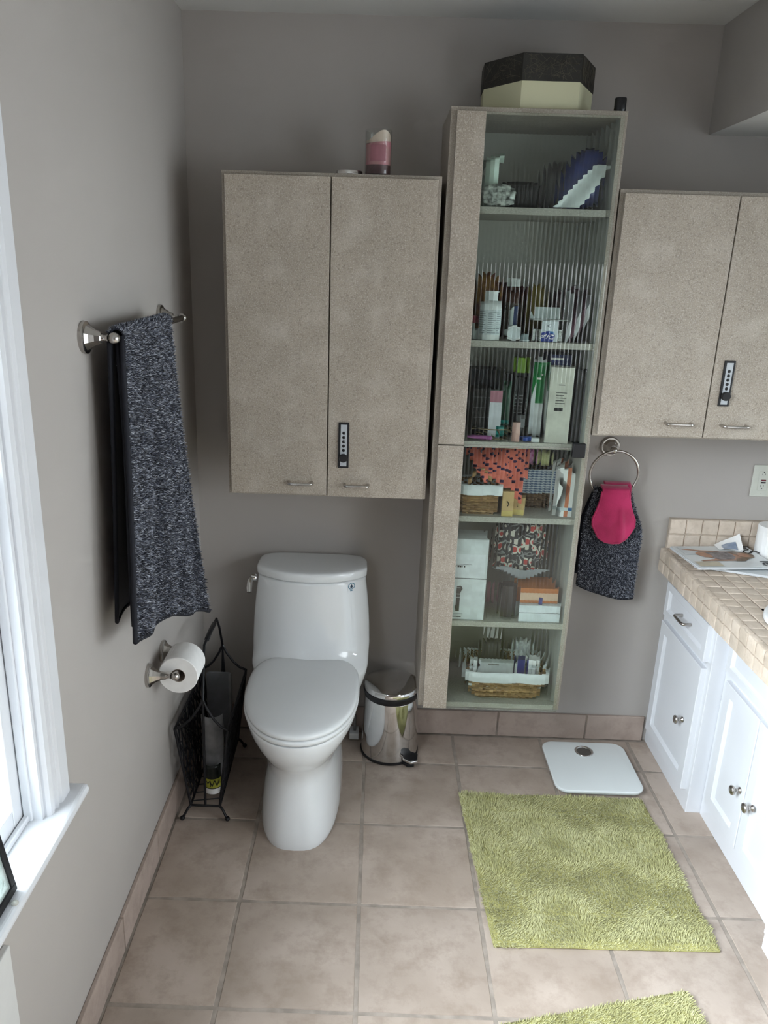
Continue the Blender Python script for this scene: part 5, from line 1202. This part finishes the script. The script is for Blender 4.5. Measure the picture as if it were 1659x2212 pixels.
t_, xf, w, d = carton('soap_box', 'flat orange box with a pale front and a blue tassel, on the white gift box', 1.118, 1.246, -.258, -.150, z+.0598, z+.112, col('orange_card', (.50, .16, .04), .45)); rect('pale_front', xf, -w+.004, w-.004, .010, .036, d, col('peach_card', (.62, .42, .30), .5), t_)
MB(xf).tube([(.006, -d-.003, .022), (.006, -d-.006, .010), (.007, -d-.006, -.0)], [.003, .006, .007], 8).build('tassel', col('indigo_tassel', (.03, .035, .17), .8), t_, smooth=True)
pouch('pink_sponge', 'dusty pink sponge behind the tumbler in the fifth bay', 'sponge', 1.018, 1.06, -.15, -.09, z, z+.075, MATS['dusty_pink'], 'sponge', 3, .1, 43)

# ---- bottom bay
z = TZ0+t+E_
t_ = basket('wicker_basket', 'wide golden wicker basket with a white liner in the bottom bay', 1.101, -.192, z, .225, .145, .272, .175, .098, M_WICK, M_LINEN, 52, 9, .026)
zb = z+.055
t_, xf, w, d = carton('white_box', 'long white box lying in the bottom basket', 1.015, 1.135, -.235, -.205, zb, zb+.065, col('soft_white_card', (.60, .63, .62), .45)); lines(xf, -.040, .0, .056, 1, .01, d, MATS['grey_type'], t_, .004)
t_, xf, w, d = carton('blue_box', 'small indigo box standing in the bottom basket', 1.142, 1.172, -.232, -.20, zb, zb+.078, col('indigo_card', (.03, .035, .20), .4)); rect('band', xf, -w, w, .01, .02, d, M_BB, t_)
t_ = bottle('small_bottle', 'small white bottle standing in the bottom basket', .994, -.225, zb, .017, .072, .012, M_WB, .014, M_WHITE)
t_ = bottle('small_bottle', 'round white jar at the right of the bottom basket', 1.198, -.215, zb, .022, .075, .018, M_WB, .016, M_PAPER)
pouch('dark_bag', 'dark grey bag stuffed at the back of the bottom basket', 'bag', 1.00, 1.12, -.185, -.125, zb, zb+.120, col('charcoal_film', (.05, .047, .043), .5), 'bag', 2.8, .2, 51, taper=.3)
pouch('clear_bag', 'pale crinkled plastic bag at the back right of the bottom basket', 'bag', 1.125, 1.215, -.18, -.125, zb, zb+.125, col('pale_film', (.45, .48, .48), .2, rgb2=(.22, .24, .24), scale=60), 'bag', 2.6, .3, 52, taper=.2)
t_ = thing('paper_leaflet', 'white leaflet slanting up out of the bottom basket', 'paper', (1.08, -.12, zb+.05)); MB().add([(1.075, -.122, zb+.05), (1.105, -.122, zb+.05), (1.065, -.06, z+.235), (1.02, -.06, z+.250)], [(0, 1, 2, 3)]).build('sheet', M_PAPER, t_, solid=.001); MB().add([(1.074, -.1225, zb+.055), (1.086, -.1225, zb+.055), (1.070, -.108, zb+.09), (1.058, -.108, zb+.09)], [(0, 1, 2, 3)]).build('print', M_LBLT, t_)
